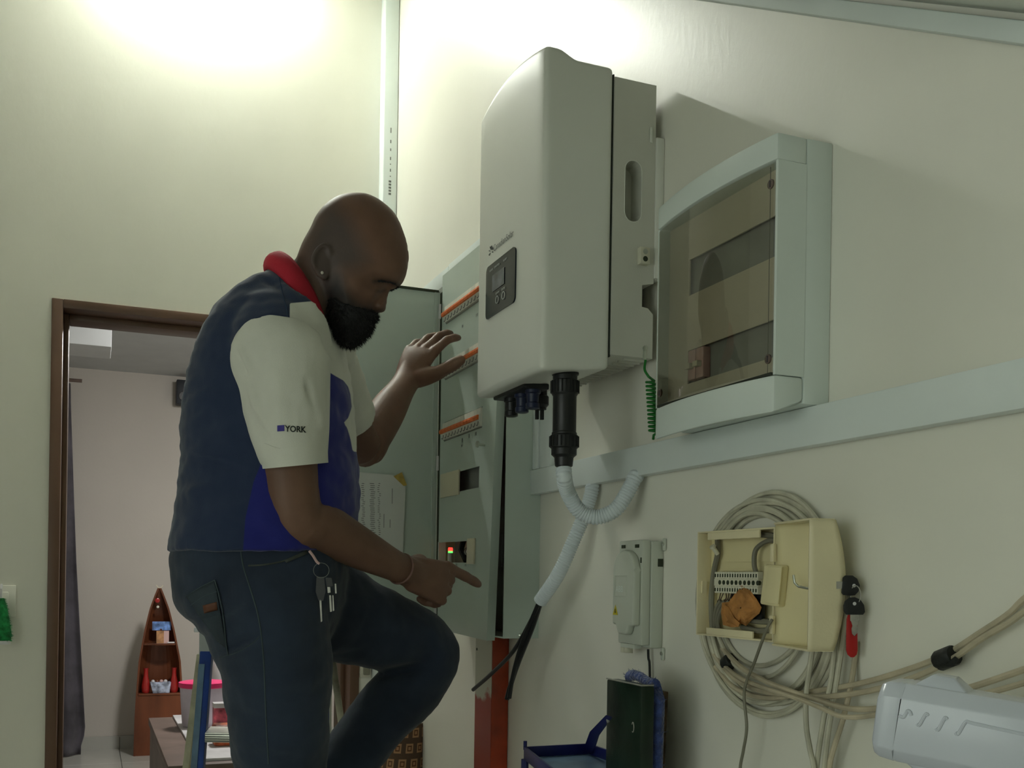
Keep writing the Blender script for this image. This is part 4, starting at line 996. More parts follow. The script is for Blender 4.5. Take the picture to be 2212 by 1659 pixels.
b2 = brick(1.0, (.10, .04, .015, 1), (.10, .04, .015, 1), (0, 0, 0, 1), .165, .5)
b3 = brick(1.0, (.34, .18, .09, 1), (.34, .18, .09, 1), (0, 0, 0, 1), .205, .5)
mx1 = nt.nodes.new('ShaderNodeMix'); mx1.data_type = 'RGBA'; mx2 = nt.nodes.new('ShaderNodeMix'); mx2.data_type = 'RGBA'
def inv(n_):
    q = nt.nodes.new('ShaderNodeMath'); q.operation = 'SUBTRACT'; q.inputs[0].default_value = 1; nt.links.new(n_.outputs['Fac'], q.inputs[1]); return q
nt.links.new(inv(b2).outputs[0], mx1.inputs[0]); nt.links.new(b1.outputs[0], mx1.inputs[6]); nt.links.new(b2.outputs[0], mx1.inputs[7])
nt.links.new(inv(b3).outputs[0], mx2.inputs[0]); nt.links.new(mx1.outputs[2], mx2.inputs[6]); nt.links.new(b3.outputs[0], mx2.inputs[7])
nt.links.new(mx2.outputs[2], b.inputs['Base Color']); MATS['carpet_pattern'] = m
def roll(name, base, top, r0, r1, matn, label, turns=0, uvs=None):
    t = thing(name, base, label, 'carpet'); n_, s_ = 24, 32; base, top = np.array(base), np.array(top)
    R = [[base + (top - base) * (i / n_) + np.array(((r0 + (r1 - r0) * i / n_) * math.cos(a), (r0 + (r1 - r0) * i / n_) * math.sin(a), 0)) for a in np.linspace(0, 2 * math.pi, s_ + 1)[:-1]] for i in range(n_ + 1)]
    o = MB().rings(R).build('roll', matn, t, smooth=True)
    uv = o.data.uv_layers.new(name='UVMap'); org = parent_origin(t)
    for l in o.data.loops:
        v = np.array(o.data.vertices[l.vertex_index].co) + org; h = v[2]; f_ = (h - base[2]) / (top[2] - base[2]); c_ = base + (top - base) * f_
        uv.data[l.index].uv = (math.atan2(v[1] - c_[1], v[0] - c_[0]) / (2 * math.pi) * 6, h * 9.5)
    m = MB(); m.tube([top + np.array((r1 * (.15 + .85 * k / 60) * math.cos(k * .42), r1 * (.15 + .85 * k / 60) * math.sin(k * .42), .002)) for k in range(60)], .004, 5)
    m.build('roll_end', 'carpet_dark', t, smooth=True); return t
pc = PY(862, 1640, 3.50); pt_ = PY(868, 1578, 3.50)
roll('rolled_carpet', (pc[0] - .04, 3.50, .01), (pt_[0] + .012, 3.50, .735), .12, .075, 'carpet_pattern', 'rolled carpet with brown and tan squares standing in the corner')
pt2 = PY(897, 1560, 3.62)
roll('dark_cloth_roll', (pt2[0] + .05, 3.62, .01), (pt2[0], 3.62, .77), .045, .028, 'cloth_dark', 'narrow dark cloth roll standing behind the patterned carpet')
# ================================================================== far room furniture
# boat-shaped shelf
SY = 7.42
bs = thing('boat_shelf', (PY(345, 1625, SY)[0], SY + .1, 0), 'tall wooden shelf shaped like an upright half boat in the far room', 'shelf')
zz_ = [0.006, .25, .45, .65, .85, 1.0, 1.09, 1.145]
def pz2py(z): return float(to_px(np.array((-.78, SY, z)))[1])
lefts = np.interp([pz2py(z) for z in zz_], (1268, 1300, 1330, 1420, 1530, 1625), (341, 328, 318, 300, 291, 288))
rights = np.interp([pz2py(z) for z in zz_], (1268, 1300, 1330, 1420, 1530, 1625), (348, 361, 371, 390, 397, 398))
xl = [PY(a, pz2py(z), SY)[0] for a, z in zip(lefts, zz_)]; xr = [PY(a, pz2py(z), SY)[0] for a, z in zip(rights, zz_)]
bd_ = [.20, .20, .19, .17, .13, .08, .04, .015]
zi = np.linspace(zz_[0], zz_[-1], 26); XL = np.interp(zi, zz_, xl); XR = np.interp(zi, zz_, xr); BD = np.interp(zi, zz_, bd_)
R = []
for z, a, b, d_ in zip(zi, XL, XR, BD):
    c, hw_ = (a + b) / 2, (b - a) / 2
    out_ = [(c - hw_ * math.cos(t), SY + d_ * math.sin(t) ** .7 if math.sin(t) > 0 else SY, z) for t in np.linspace(0, math.pi, 15)]
    in_ = [(c - (hw_ - .012) * math.cos(t), SY + max(0, (d_ - .012)) * (math.sin(t) ** .7 if math.sin(t) > 0 else 0), z) for t in np.linspace(math.pi, 0, 15)]
    R.append(out_ + in_)
MB().rings(R).build('hull', 'wood_red', bs, smooth=False)
for py_ in (1390, 1498):
    z = PY(345, py_, SY)[2]; a, b, d_ = np.interp(z, zi, XL), np.interp(z, zi, XR), np.interp(z, zi, BD)
    MB().box((a + .014, SY - .002, z - .012), (b - .014, SY + d_ * .72, z)).build('shelf_board', 'wood_red', bs, bevel=.002)
MB().box((xl[0] + .012, SY + .004, .006), (xr[0] - .012, SY + .016, PY(345, 1498, SY)[2] - .012)).build('lower_panel', 'wood_red', bs)
p = PY(345, 1268, SY)
for s_ in (-1, 1): MB().tube(cr([(p[0], SY + .008, 1.145), (p[0] + s_ * .012, SY + .006, 1.152), (p[0] + s_ * .022, SY + .006, 1.166)], 5), .003, 6).build('finial', 'blank_beige', bs, smooth=True)
zs1 = PY(345, 1390, SY)[2]; zs2 = PY(345, 1498, SY)[2]
def onshelf(px_, y, z): q = PY(px_, 1400, y); return q[0]
pc_ = thing('blue_card', (onshelf(348, SY + .03, 0), SY + .03, zs1), 'blue and white postcard propped on the boat shelf', 'card')
MB().box((PY(329, 1350, SY + .03)[0], SY + .028, PY(345, 1362, SY)[2]), (PY(369, 1350, SY + .03)[0], SY + .032, PY(345, 1343, SY)[2])).build('card', 'card_blue', pc_)
MB().box((PY(346, 1350, SY + .03)[0], SY + .026, zs1 + .0005), (PY(350, 1350, SY + .03)[0], SY + .0275, PY(345, 1362, SY)[2] + .01)).build('prop', 'wood_red', pc_)
tc_ = thing('tan_picture', (onshelf(352, SY + .015, 0), SY + .015, zs1), 'small tan and pink picture standing on the upper boat shelf', 'picture')
MB().box((PY(338, 1375, SY + .012)[0], SY + .011, zs1 + .0005), (PY(354, 1375, SY + .012)[0], SY + .015, PY(345, 1363, SY)[2])).build('left_half', 'card_tan', tc_)
MB().box((PY(354, 1375, SY + .012)[0], SY + .011, zs1 + .0005), (PY(365, 1375, SY + .012)[0], SY + .015, PY(345, 1363, SY)[2])).build('right_half', 'card_pink', tc_)
ch = thing('white_stick', (onshelf(369, SY, 0), SY, zs1), 'short white stick lying on the upper boat shelf edge', 'stick')
q = PY(362, 1388, SY + .004); q2 = PY(377, 1388, SY + .004); MB().tube([(q[0], SY + .006, zs1 + .0055), (q2[0], SY + .006, zs1 + .0055)], .005, 8).build('stick', 'white_gloss', ch, smooth=True)
bw = thing('patterned_planter', (onshelf(346, SY + .04, 0), SY + .05, zs2), 'blue and white patterned ceramic trough on the lower boat shelf', 'planter')
xa, xb, xc, xd = (PY(v, 1480, SY + .03)[0] for v in (324, 369, 330, 366))
MB().rings([[(xc, SY + .01, zs2 + .0005), (xd, SY + .01, zs2 + .0005), (xd, SY + .08, zs2 + .0005), (xc, SY + .08, zs2 + .0005)], [(xa, SY - .0, zs2 + .075), (xb, SY - .0, zs2 + .075), (xb, SY + .09, zs2 + .075), (xa, SY + .09, zs2 + .075)]]).build('trough', 'bowl_pattern', bw, bevel=.003)
for k in range(4): MB().sphere((xa + .02 + k * .027, SY + .045, zs2 + .078), .013, 10, 6).build('pebble', ('white_gloss', 'wood_red', 'card_pink', 'white_gloss')[k], bw, smooth=True)
for px_, lab in ((315, 'red glazed bottle vase on the boat shelf, on the side away from the ladder'), (376, 'red glazed bottle vase on the boat shelf, on the side nearer the ladder')):
    x = PY(px_, 1470, SY + .05)[0]
    t = thing('red_vase', (x, SY + .05, zs2), lab, 'vase', 'red vases on the boat shelf')
    MB().lathe((x, SY + .05, zs2 + .0005), (0, 0, 1), [(.020, 0), (.027, .012), (.029, .045), (.022, .085), (.015, .12), (.014, .15), (.016, .165)], 18).build('body', 'red_glaze', t, smooth=True)
    MB().lathe((x, SY + .05, zs2 + .1655), (0, 0, 1), [(.017, 0), (.018, .005), (.012, .006)], 18).build('lip', 'red_glaze', t, smooth=True)
for px_, py_, r_, m_, lab in ((340, 1297, .016, 'red_glaze', 'round pink plaque near the tip of the boat shelf'), (341, 1311, .009, 'stud_white', 'small white button fixed under the pink plaque')):
    q = PY(px_, py_, SY - .003); t = MB().lathe(np.array((q[0], SY - .002, q[2])), (0, -1, 0), [(r_, 0), (r_, .003), (r_ * .6, .006)], 16).build('plaque', m_, bs, smooth=True)
# speaker high on the far wall
sk = thing('wall_speaker', PY(396, 876, FY - .06), 'small black loudspeaker high on the far room wall', 'speaker')
a, b = PY(382, 819, FY - .12), PY(412, 874, FY - .12)
MB().box((a[0], FY - .12, b[2]), (b[0], FY - .012, a[2])).build('cabinet', 'speaker_black', sk, bevel=.006)
MB().lathe(((a[0] + b[0]) / 2, FY - .1205, (a[2] + b[2]) / 2 - .03), (0, -1, 0), [(.036, 0), (.036, .002), (.02, -.004)], 20).build('cone', 'black_plastic', sk, smooth=True)
MB().box(((a[0] + b[0]) / 2 - .02, FY - .012, (a[2] + b[2]) / 2 - .03), ((a[0] + b[0]) / 2 + .02, FY - .0005, (a[2] + b[2]) / 2 + .03)).build('bracket', 'speaker_black', sk)
# curtain
cu = thing('curtain', (-1.4, 7.55, .03), 'dark grey curtain hanging to the floor inside the far room', 'curtain')
CYc = 7.52
pyz = lambda z: float(to_px(np.array((-1.2, CYc, z)))[1])
def curt(u, v):
    z = .012 + v * 2.5; xr_ = PY(float(np.interp(pyz(z), (700, 880, 1220, 1450, 1585, 1612, 1632), (150, 153, 165, 177, 184, 175, 174))), pyz(z), CYc)[0]
    x = -1.62 + (xr_ + 1.62) * u
    return (x, CYc + .035 * math.sin(u * 21 + .6 * math.sin(v * 5)) * (1.1 - .6 * v) + .02 * math.sin(u * 9 + v * 4), z)
MB().grid(curt, 60, 40).build('cloth', 'curtain', cu, smooth=True, solid=.004)
MB().tube([(-1.65, CYc, 2.53), (-1.15, CYc, 2.53)], .012, 10).build('curtain_rail', 'wood_bench', cu, smooth=True)
# bench and the things on it
bn = thing('low_bench', (-.5, 4.9, 0), 'long low brown bench standing just beyond the doorway', 'bench')
MB().box((-.79, 4.22, .46), (-.30, 5.655, .498)).build('top', 'wood_bench', bn, bevel=.003)
MB().box((-.782, 4.23, .006), (-.765, 5.645, .46)).build('side_panel', 'wood_bench', bn)
MB().box((-.33, 4.23, .006), (-.315, 5.645, .46)).build('side_panel', 'wood_bench', bn)
MB().box((-.765, 4.23, .006), (-.33, 4.245, .46)).build('end_panel', 'wood_bench', bn)
MB().box((-.765, 5.63, .006), (-.33, 5.645, .46)).build('end_panel', 'wood_bench', bn)
wb = thing('white_board', (-.5, 5.0, .499), 'flat white board with faint print lying on the low bench', 'board')
MB().box((-.672, 4.28, .4985), (-.36, 5.64, .510)).build('board', 'board_white', wb, bevel=.002)
def tub(px_, y, z0_, w_, h_, name, label, matb, lid=True):
    x = PY(px_, 1540, y)[0]; t = thing(name, (x, y, z0_), label, 'tub')
    MB().lathe((x, y, z0_), (0, 0, 1), [(w_ * .82, 0), (w_ * .86, .01), (w_ * .97, h_ - .03), (w_ * .97, h_ - .028)], 24).build('bucket', matb, t, smooth=True)
    if lid: MB().lathe((x, y, z0_ + h_ - .028), (0, 0, 1), [(w_, 0), (w_ * 1.03, .004), (w_ * 1.03, .024), (w_ * .9, .028)], 24).build('lid', 'pink_lid', t, smooth=True)
    return t
tub(438, 5.22, .5105, .112, .215, 'pink_lid_tub', 'white plastic tub with a bright pink lid on the low bench', 'tub_white')
t = thing('white_canister', (PY(476, 1500, 5.5)[0], 5.52, .5105), 'plain white canister standing behind the pink-lidded tub', 'canister')
MB().lathe((PY(476, 1500, 5.52)[0], 5.52, .5105), (0, 0, 1), [(.05, 0), (.052, .01), (.052, .27), (.044, .29)], 20).build('body', 'white_gloss', t, smooth=True)
MB().lathe((PY(476, 1500, 5.52)[0], 5.52, .8005), (0, 0, 1), [(.044, 0), (.044, .015), (.03, .018)], 20).build('cap', 'white_gloss', t, smooth=True)
t = thing('pink_carton', (PY(478, 1560, 4.86)[0], 4.86, .5105), 'pink and white printed carton beside the pink-lidded tub', 'carton')
x = PY(480, 1560, 4.86)[0]
MB().box((x - .04, 4.83, .5105), (x + .05, 4.90, .66)).build('box', 'tub_pattern', t, bevel=.003)
MB().box((x - .041, 4.829, .64), (x + .051, 4.901, .6615)).build('flap', 'board_white', t, bevel=.002)
t = thing('orange_packet', (PY(470, 1590, 4.6)[0], 4.6, .5105), 'orange and brown packet lying on the low bench by the carton', 'packet')
x = PY(478, 1590, 4.6)[0]
MB().box((x - .035, 4.56, .5105), (x + .06, 4.66, .60)).build('packet', 'orange_mess', t, bevel=.012, seg=3)
MB().box((x - .036, 4.555, .548), (x + .061, 4.665, .553)).build('seam', 'card_tan', t)

# ================================================================== step ladder
ladr = thing('step_ladder', PD(560, 1600, 2.5) * np.array((1, 1, 0)), 'blue and cream step ladder under the man, splashed with paint', 'ladder')
LT = PD(450, 1372, 2.68); LT[2] = 1.105
e1 = RGT * 1.0; e2 = -FWD * .985 + RGT * .17; LWd = .30
def lpt(u, lean, z, sp): return LT + e1 * u + e2 * lean + e1 * sp + np.array((0, 0, z - LT[2]))
TOPZ = 1.10
def rail(u, sgn, leanf, matn, matf, name, wd=.034, tk=.018, z1=TOPZ):
    R = []
    for z in (z1, .003):
        f_ = (TOPZ - z) / TOPZ; c = lpt(u, leanf * f_, z, sgn * .05 * f_)
        R.append([c - e1 * tk / 2 - e2 * wd / 2, c + e1 * tk / 2 - e2 * wd / 2, c + e1 * tk / 2 + e2 * wd / 2, c - e1 * tk / 2 + e2 * wd / 2])
    return MB().rings(R).build(name, matn, ladr, bevel=.002)
for u, s_ in ((0, -1), (LWd, 1)):
    r1 = rail(u, s_ * .25, .45, 'ladder_blue', None, 'front_rail', .050, .030)
    R = []
    for z in (TOPZ - .08, .01):
        f_ = (TOPZ - z) / TOPZ; c = lpt(u, .45 * f_ + .0262, z, s_ * .0125 * f_); R.append([c - e1 * .0155, c + e1 * .000, c + e1 * .000 + e2 * .001, c - e1 * .0155 + e2 * .001])
    MB().rings(R).build('rail_face', 'ladder_face', r1)
    rail(u - .012 if u == 0 else u + .012, s_ * 3.4, -.40, 'ladder_cream', None, 'rear_rail', .034, .018, z1=TOPZ - .06)
STEPZ = (.28, .57, .86)
for z in STEPZ:
    f_ = (TOPZ - z) / TOPZ; a = lpt(0, .45 * f_, z, -.0125 * f_ + .016); b = lpt(LWd, .45 * f_, z, .0125 * f_ - .016)
    st = MB().prism([a + e2 * .055 - UPV * .024, b + e2 * .055 - UPV * .024, b - e2 * .055 - UPV * .024, a - e2 * .055 - UPV * .024], (0, 0, .024)).build('step', 'aluminium', ladr, bevel=.002)
    for k in range(4):
        o_ = UPV * (-.004 - k * .0055); MB().tube([a + e2 * .0555 + o_, b + e2 * .0555 + o_], .0013, 5).build('tread_groove', 'print_grey', st)
tcap = MB().prism([lpt(-.03, .06, TOPZ, 0), lpt(LWd + .03, .06, TOPZ, 0), lpt(LWd + .03, -.06, TOPZ, 0), lpt(-.03, -.06, TOPZ, 0)], (0, 0, .012)).build('top_cap', 'white_gloss', ladr, bevel=.002)
MB().prism([lpt(-.018, .045, TOPZ - .06, 0), lpt(.03, .045, TOPZ - .06, 0), lpt(.03, -.05, TOPZ - .06, 0), lpt(-.018, -.05, TOPZ - .06, 0)], (0, 0, .0595)).build('hinge_bracket', 'slot_grey', ladr, bevel=.002)
MB().prism([lpt(LWd - .03, .045, TOPZ - .06, 0), lpt(LWd + .018, .045, TOPZ - .06, 0), lpt(LWd + .018, -.05, TOPZ - .06, 0), lpt(LWd - .03, -.05, TOPZ - .06, 0)], (0, 0, .0595)).build('hinge_bracket', 'slot_grey', ladr, bevel=.002)
# ================================================================== the man on the ladder
def catmull(vals, n):
    return np.array(cr([np.atleast_1d(v) for v in vals], n))
SEG = 28
def loft(mb, cents, rads, ref, n=6, pw=2.0):
    """tube through cents; rads = (a along ref, b across)"""
    C = catmull(cents, n); Rr = catmull([np.array(r if hasattr(r, '__len__') else (r, r), float) for r in rads], n)
    rings = []; N_ = len(C)
    for i in range(N_):
        t = C[min(i + 1, N_ - 1)] - C[max(i - 1, 0)]; t /= np.linalg.norm(t)
        u = np.array(ref, float) - t * (np.array(ref, float) @ t); u /= np.linalg.norm(u); w_ = np.cross(t, u)
        ring = []
        for k in range(SEG):
            a = 2 * math.pi * k / SEG; ca, sa = math.cos(a), math.sin(a)
            ring.append(C[i] + u * Rr[i][0] * math.copysign(abs(ca) ** (2 / pw), ca) + w_ * Rr[i][1] * math.copysign(abs(sa) ** (2 / pw), sa))
        rings.append(ring)
    # rounded ends
    mb.rings(rings)
def slices(mb, rows, n=5, pw=2.4):
    """rows: (py, back px, front px, depth, half width)"""
    Rw = catmull([np.array(r, float) for r in rows], n); rings = []
    for py_, b_, f_, dp, hw_ in Rw:
        A_, B2 = PD(b_, py_, dp), PD(f_, py_, dp); c = (A_ + B2) / 2; u = (B2 - A_) / 2
        ring = []
        for k in range(40):
            a = 2 * math.pi * k / 40; ca, sa = math.cos(a), math.sin(a)
            ring.append(c + u * math.copysign(abs(ca) ** (2 / pw), ca) + FWD * hw_ * math.copysign(abs(sa) ** (2 / pw), sa))
        rings.append(ring)
    mb.rings(rings)
def remesh(mb, voxel, smooth_it=6, fac=.5):
    me = bpy.data.meshes.new('tmp'); me.from_pydata([tuple(p) for p in mb.v], [], mb.f)
    bm = bmesh.new(); bm.from_mesh(me); bmesh.ops.recalc_face_normals(bm, faces=bm.faces); bm.to_mesh(me); bm.free()
    o = bpy.data.objects.new('tmp', me); COL.objects.link(o)
    md = o.modifiers.new('r', 'REMESH'); md.mode = 'VOXEL'; md.voxel_size = voxel; md.adaptivity = 0
    if smooth_it:
        s_ = o.modifiers.new('s', 'SMOOTH'); s_.factor = fac; s_.iterations = smooth_it
    dg = bpy.context.evaluated_depsgraph_get(); m2 = bpy.data.meshes.new_from_object(o.evaluated_get(dg))
    bpy.data.objects.remove(o); bpy.data.meshes.remove(me)
    return m2
def mesh_np(me):
    a = np.empty(len(me.vertices) * 3); me.vertices.foreach_get('co', a); return a.reshape(-1, 3)
def set_np(me, a): me.vertices.foreach_set('co', a.reshape(-1)); me.update()
def normals_np(me):
    a = np.empty(len(me.vertices) * 3); me.vertices.foreach_get('normal', a); return a.reshape(-1, 3)
def link_mesh(name, me, matn, parent):
    V = mesh_np(me) - parent_origin(parent); set_np(me, V)
    o = bpy.data.objects.new(name, me); COL.objects.link(o); o.parent = parent
    me.materials.clear(); me.materials.append(MATS[matn])
    me.polygons.foreach_set('use_smooth', [True] * len(me.polygons)); return o
def sd_poly(pts, poly):
    """signed distance (+ inside) of 2-D pts to a polygon"""
    pts = np.asarray(pts, float); P = np.asarray(poly, float); n = len(P); d = np.full(len(pts), 1e9); ins = np.zeros(len(pts), bool)
    for i in range(n):
        a, b = P[i], P[(i + 1) % n]; e = b - a; w_ = pts - a
        t = np.clip((w_ @ e) / (e @ e), 0, 1); d = np.minimum(d, np.hypot(*(w_ - t[:, None] * e).T))
        c1 = (a[1] > pts[:, 1]) != (b[1] > pts[:, 1])
        with np.errstate(divide='ignore', invalid='ignore'):
            xi = (b[0] - a[0]) * (pts[:, 1] - a[1]) / (b[1] - a[1] + 1e-12) + a[0]
        ins ^= c1 & (pts[:, 0] < xi)
    return np.where(ins, d, -d)
def fattr(me, name, vals):
    a = me.attributes.new(name, 'FLOAT', 'POINT'); a.data.foreach_set('value', np.asarray(vals, np.float32))
def wrinkle(me, amp, scl, seed=0.0, stretch=(1, 1, 1)):
    V = mesh_np(me); N = normals_np(me); out_ = V.copy()
    for i in range(len(V)):
        p = Vector((V[i][0] * scl * stretch[0] + seed, V[i][1] * scl * stretch[1], V[i][2] * scl * stretch[2]))
        h = noise.noise(p) + .5 * noise.noise(p * 2.1); out_[i] += N[i] * amp * h
    set_np(me, out_)

HD = 2.15                                             # distance of the head's middle plane
TD = 2.20                                             # of the trunk
man = thing('person', PD(560, 1659, 2.25) * np.array((1, 1, 0)) + UPV * .28, 'bald bearded man in navy and white polo shirt and jeans at the steel panel', 'person')
# ---- trunk profile: py, back, front, depth, half width
TRUNK = [(596, 588, 664, TD - .02, .075), (625, 545, 690, TD - .02, .120), (665, 498, 712, TD, .165), (720, 458, 732, TD, .196), (780, 432, 748, TD, .205), (850, 416, 758, TD, .205), (920, 408, 762, TD, .20),
         (985, 404, 768, TD, .198), (1050, 401, 774, TD, .20), (1110, 394, 770, TD, .203), (1160, 385, 758, TD, .205), (1196, 380, 742, TD, .206)]
SHR, ELR, WRR = PD(602, 772, 2.02), PD(640, 1115, 2.05), PD(880, 1236, 2.27)
SHL, ELL, WRL = PD(690, 790, 2.40), PD(785, 968, 2.62), PD(878, 824, 2.80)

# ---------------------------------------------------------------- hands
def hand(mb, W, d, n, s, curl, spread, thumb, size=1.06, thr=1.0):
    """W wrist, d to the knuckles, n the way the palm faces, s to the thumb side"""
    d = d / np.linalg.norm(d); n = n - d * (n @ d); n /= np.linalg.norm(n); s0 = np.cross(d, n); s = s0 if s0 @ s > 0 else -s0
    K = [(.094, .031), (.097, .009), (.092, -.013), (.083, -.033)]
    Ls = [(.046, .027, .022), (.050, .031, .023), (.046, .029, .022), (.036, .022, .020)]
    Rs = [.0104, .0106, .0100, .0090]; tips = []
    for i in range(4):
        k = W + (d * K[i][0] + s * K[i][1]) * size
        base = W + (d * .012 + s * K[i][1] * .62) * size
        loft(mb, [base - d * .012, base, (base + k) / 2 - n * .003, k - n * .001, k + d * .006], [.012, .0165, .0155, .0132, .0115], n, 4)
        dirv = d * math.cos(spread[i]) + s * math.sin(spread[i]); p = k.copy(); ang = 0; pts = [k - dirv * .012, k]; rr = [Rs[i] * 1.2, Rs[i] * 1.18]
        for j in range(3):
            ang += curl[i][j]; v = dirv * math.cos(ang) + n * math.sin(ang); L_ = Ls[i][j] * size
            pts += [p + v * L_ * .5, p + v * L_]; rr += [Rs[i] * (1.0 - .07 * j) * .98, Rs[i] * ((1.0 - .07 * j) if j < 2 else .62)]; p = p + v * L_
        loft(mb, pts, [r * size for r in rr], n, 4); mb.sphere(p - v * .004, Rs[i] * .72 * size, 12, 8); tips.append((p, v))
    # palm pad and thumb
    loft(mb, [W + d * .0 * size, W + d * .035 * size - n * .003, W + d * .065 * size - n * .004, W + d * .088 * size - n * .003], [(.014, .026), (.0155 * size, .031 * size), (.0150 * size, .036 * size), (.0110 * size, .038 * size)], n, 4, 2.6)
    loft(mb, [W + d * .01 * size + n * .004, W + d * .05 * size + n * .006, W + d * .085 * size + n * .003], [(.012, .030), (.016, .038), (.012, .037)], n, 4)
    t0 = W + (d * .016 + s * .018 + n * .006) * size; pts = [t0]; v0 = None
    for L_, (cd_, cs_, cn_) in zip((.048, .036, .030), thumb):
        v0 = d * cd_ + s * cs_ + n * cn_; v0 /= np.linalg.norm(v0); pts.append(pts[-1] + v0 * L_ * size)
    loft(mb, [pts[0], (pts[0] + pts[1]) / 2, pts[1], (pts[1] + pts[2]) / 2, pts[2], (pts[2] + pts[3]) / 2, pts[3]], [r * size * thr for r in (.017, .0165, .0135, .0118, .0118, .0112, .0075)], n, 4)
    mb.sphere(pts[3] - v0 * .004, .0088 * size * thr, 12, 8)
    return tips, (pts[3], v0)
body = MB()
dl = PD(920, 742, 2.845) - WRL
tipsL, thL = hand(body, WRL, dl, FWD * .90 + RGT * .38, RGT * .85 - UPV * .5, [(.30, .35, .2), (.30, .35, .2), (.34, .38, .2), (.40, .4, .2)], (.16, .08, .0, -.06), ((.50, .85, .0), (.78, .60, .10), (.84, .55, .15)), size=1.20, thr=1.25)
dr_ = PD(968, 1262, 2.345) - WRR
tipsR, thR = hand(body, WRR, dr_, FWD * 1.0 + UPV * -.25, UPV, [(.10, .10, .08), (.95, 1.35, .8), (1.05, 1.4, .8), (1.1, 1.4, .8)], (-.10, -.02, -.05, -.10), ((.75, .45, .6), (.85, .1, .6), (.9, -.1, .5)), size=1.2)
# ---------------------------------------------------------------- arms
loft(body, [SHR, (SHR * .6 + ELR * .4), ELR * .98 + SHR * .02, ELR * .8 + WRR * .2 + UPV * .004, ELR * .45 + WRR * .55, WRR * .86 + ELR * .14, WRR + dr_ * .12, WRR + dr_ * .5], [.062, .058, .053, (.055, .052), (.048, .044), (.040, .034), (.030, .033), (.018, .034)], FWD, 6)
loft(body, [SHL, (SHL * .6 + ELL * .4), ELL * .98 + SHL * .02, ELL * .8 + WRL * .2, ELL * .45 + WRL * .55, WRL * .86 + ELL * .14, WRL + dl * .12, WRL + dl * .5], [.060, .055, .050, (.054, .052), (.050, .048), (.041, .037), (.026, .036), (.016, .034)], FWD, 6)
# ---------------------------------------------------------------- trunk core, neck, legs core
slices(body, [(a, (b * .86 + c * .14), (c * .86 + b * .14), d_, h_ * .86) for a, b, c, d_, h_ in TRUNK[1:]] + [(1260, 430, 712, TD, .16)])
loft(body, [PD(722, 585, HD), PD(690, 618, HD), PD(655, 660, HD), PD(630, 720, HD + .02)], [(.078, .062), (.072, .060), (.073, .066), (.09, .09)], RGT, 6)
HIPR, KNR, ANR = PD(575, 1300, 2.10), PD(612, 1740, 2.16), PD(612, 2110, 2.33)
HIPL, KNL, ANL = PD(640, 1300, 2.32), PD(918, 1408, 2.48), PD(668, 1772, 2.40)
# ---------------------------------------------------------------- head from its profile
prof = [(640, 566), (654, 529), (672, 496), (683, 472), (702.5, 447.5), (729, 429), (755.5, 421.5), (784.5, 420.5), (806, 426), (830, 440), (854, 462), (869, 491), (878.5, 520), (883, 549), (881, 573), (876, 594.5), (867, 611), (852, 622), (843, 629), (838.5, 640), (836, 652), (834.5, 663), (830, 671.5), (822, 674.5), (813, 675.5), (811, 682), (813, 689), (805, 693.5), (807, 700), (801, 707), (795, 711), (793, 722), (784, 731), (768, 733), (745, 722), (722, 700), (700, 680), (672, 640), (655, 610)]
prof = [tuple(p) for p in np.array(cr([np.array(p, float) for p in prof + [prof[0]]], 4))[:-1]]
sc_ = HD / FPX
ho = np.array((770.0, 575.0))
def head_w(P):
    """half width (m) of the head at profile positions (px)"""
    d = sd_poly(P, prof) * sc_; ok = d > 0
    W_ = np.full(len(P), .0795)
    # the face narrows towards chin and nose
    q = (P - np.array((700, 565))) @ np.array((.797, .604)); chin = np.clip((P[:, 1] - 610) / 120, 0, 1)
    W_ *= 1 - .20 * chin
    R_ = .098
    w_ = W_ * np.sqrt(np.clip(1 - (1 - np.clip(d / R_, 0, 1)) ** 2, 0, 1))
    nose = (P[:, 0] - 826) * .848 + (P[:, 1] - 645) * .53        # beyond the nose-root line
    t = np.clip((P[:, 1] - 622) / 50, 0, 1); wn = .0075 + .0125 * t ** 1.6
    kn = np.clip((nose + 8) / 8, 0, 1) * ((P[:, 1] > 618) & (P[:, 1] < 679)); kn = kn * np.clip((P[:, 1] - 616) / 8, 0, 1)
    wn = np.minimum(wn, w_ + .01) * np.sqrt(np.clip(d / .006, 0, 1)); w_ = w_ * (1 - kn) + np.minimum(w_, wn) * kn
    g = lambda x, y, sx_, sy_=None: np.exp(-(((P[:, 0] - x) / sx_) ** 2 + ((P[:, 1] - y) / (sy_ or sx_)) ** 2))
    w_ -= .013 * g(824, 622, 15, 11) + .006 * g(808, 632, 16, 10)      # eye socket
    w_ += .0065 * g(818, 625, 8, 6)                                  # lid
    w_ += .004 * g(835, 607, 22, 7) + .004 * g(778, 640, 18, 14)     # brow, cheekbone
    w_ += .0050 * g(824, 664, 7, 7) - .004 * g(808, 664, 5, 9)        # nostril wing and its crease
    w_ += .004 * g(806, 688, 9, 5) + .003 * g(800, 702, 8, 5)         # lips
    return np.where(ok, np.maximum(w_, .0015), 0), d
stp = 2.6
gx_ = np.arange(630, 892, stp); gy_ = np.arange(414, 742, stp)
GX, GY = np.meshgrid(gx_, gy_); G = np.stack([GX.ravel(), GY.ravel()], 1); Wg, Dg = head_w(G); Wg = Wg.reshape(GX.shape); Dg = Dg.reshape(GX.shape)
hv = {}; hm = MB(); verts = []; faces = []
def hvid(i, j, side):
    k = (i, j, side)
    if k not in hv:
        p = PD(GX[j, i], GY[j, i], HD) + FWD * (Wg[j, i] * side); hv[k] = len(verts); verts.append(p)
    return hv[k]
cell = (Dg > 0)
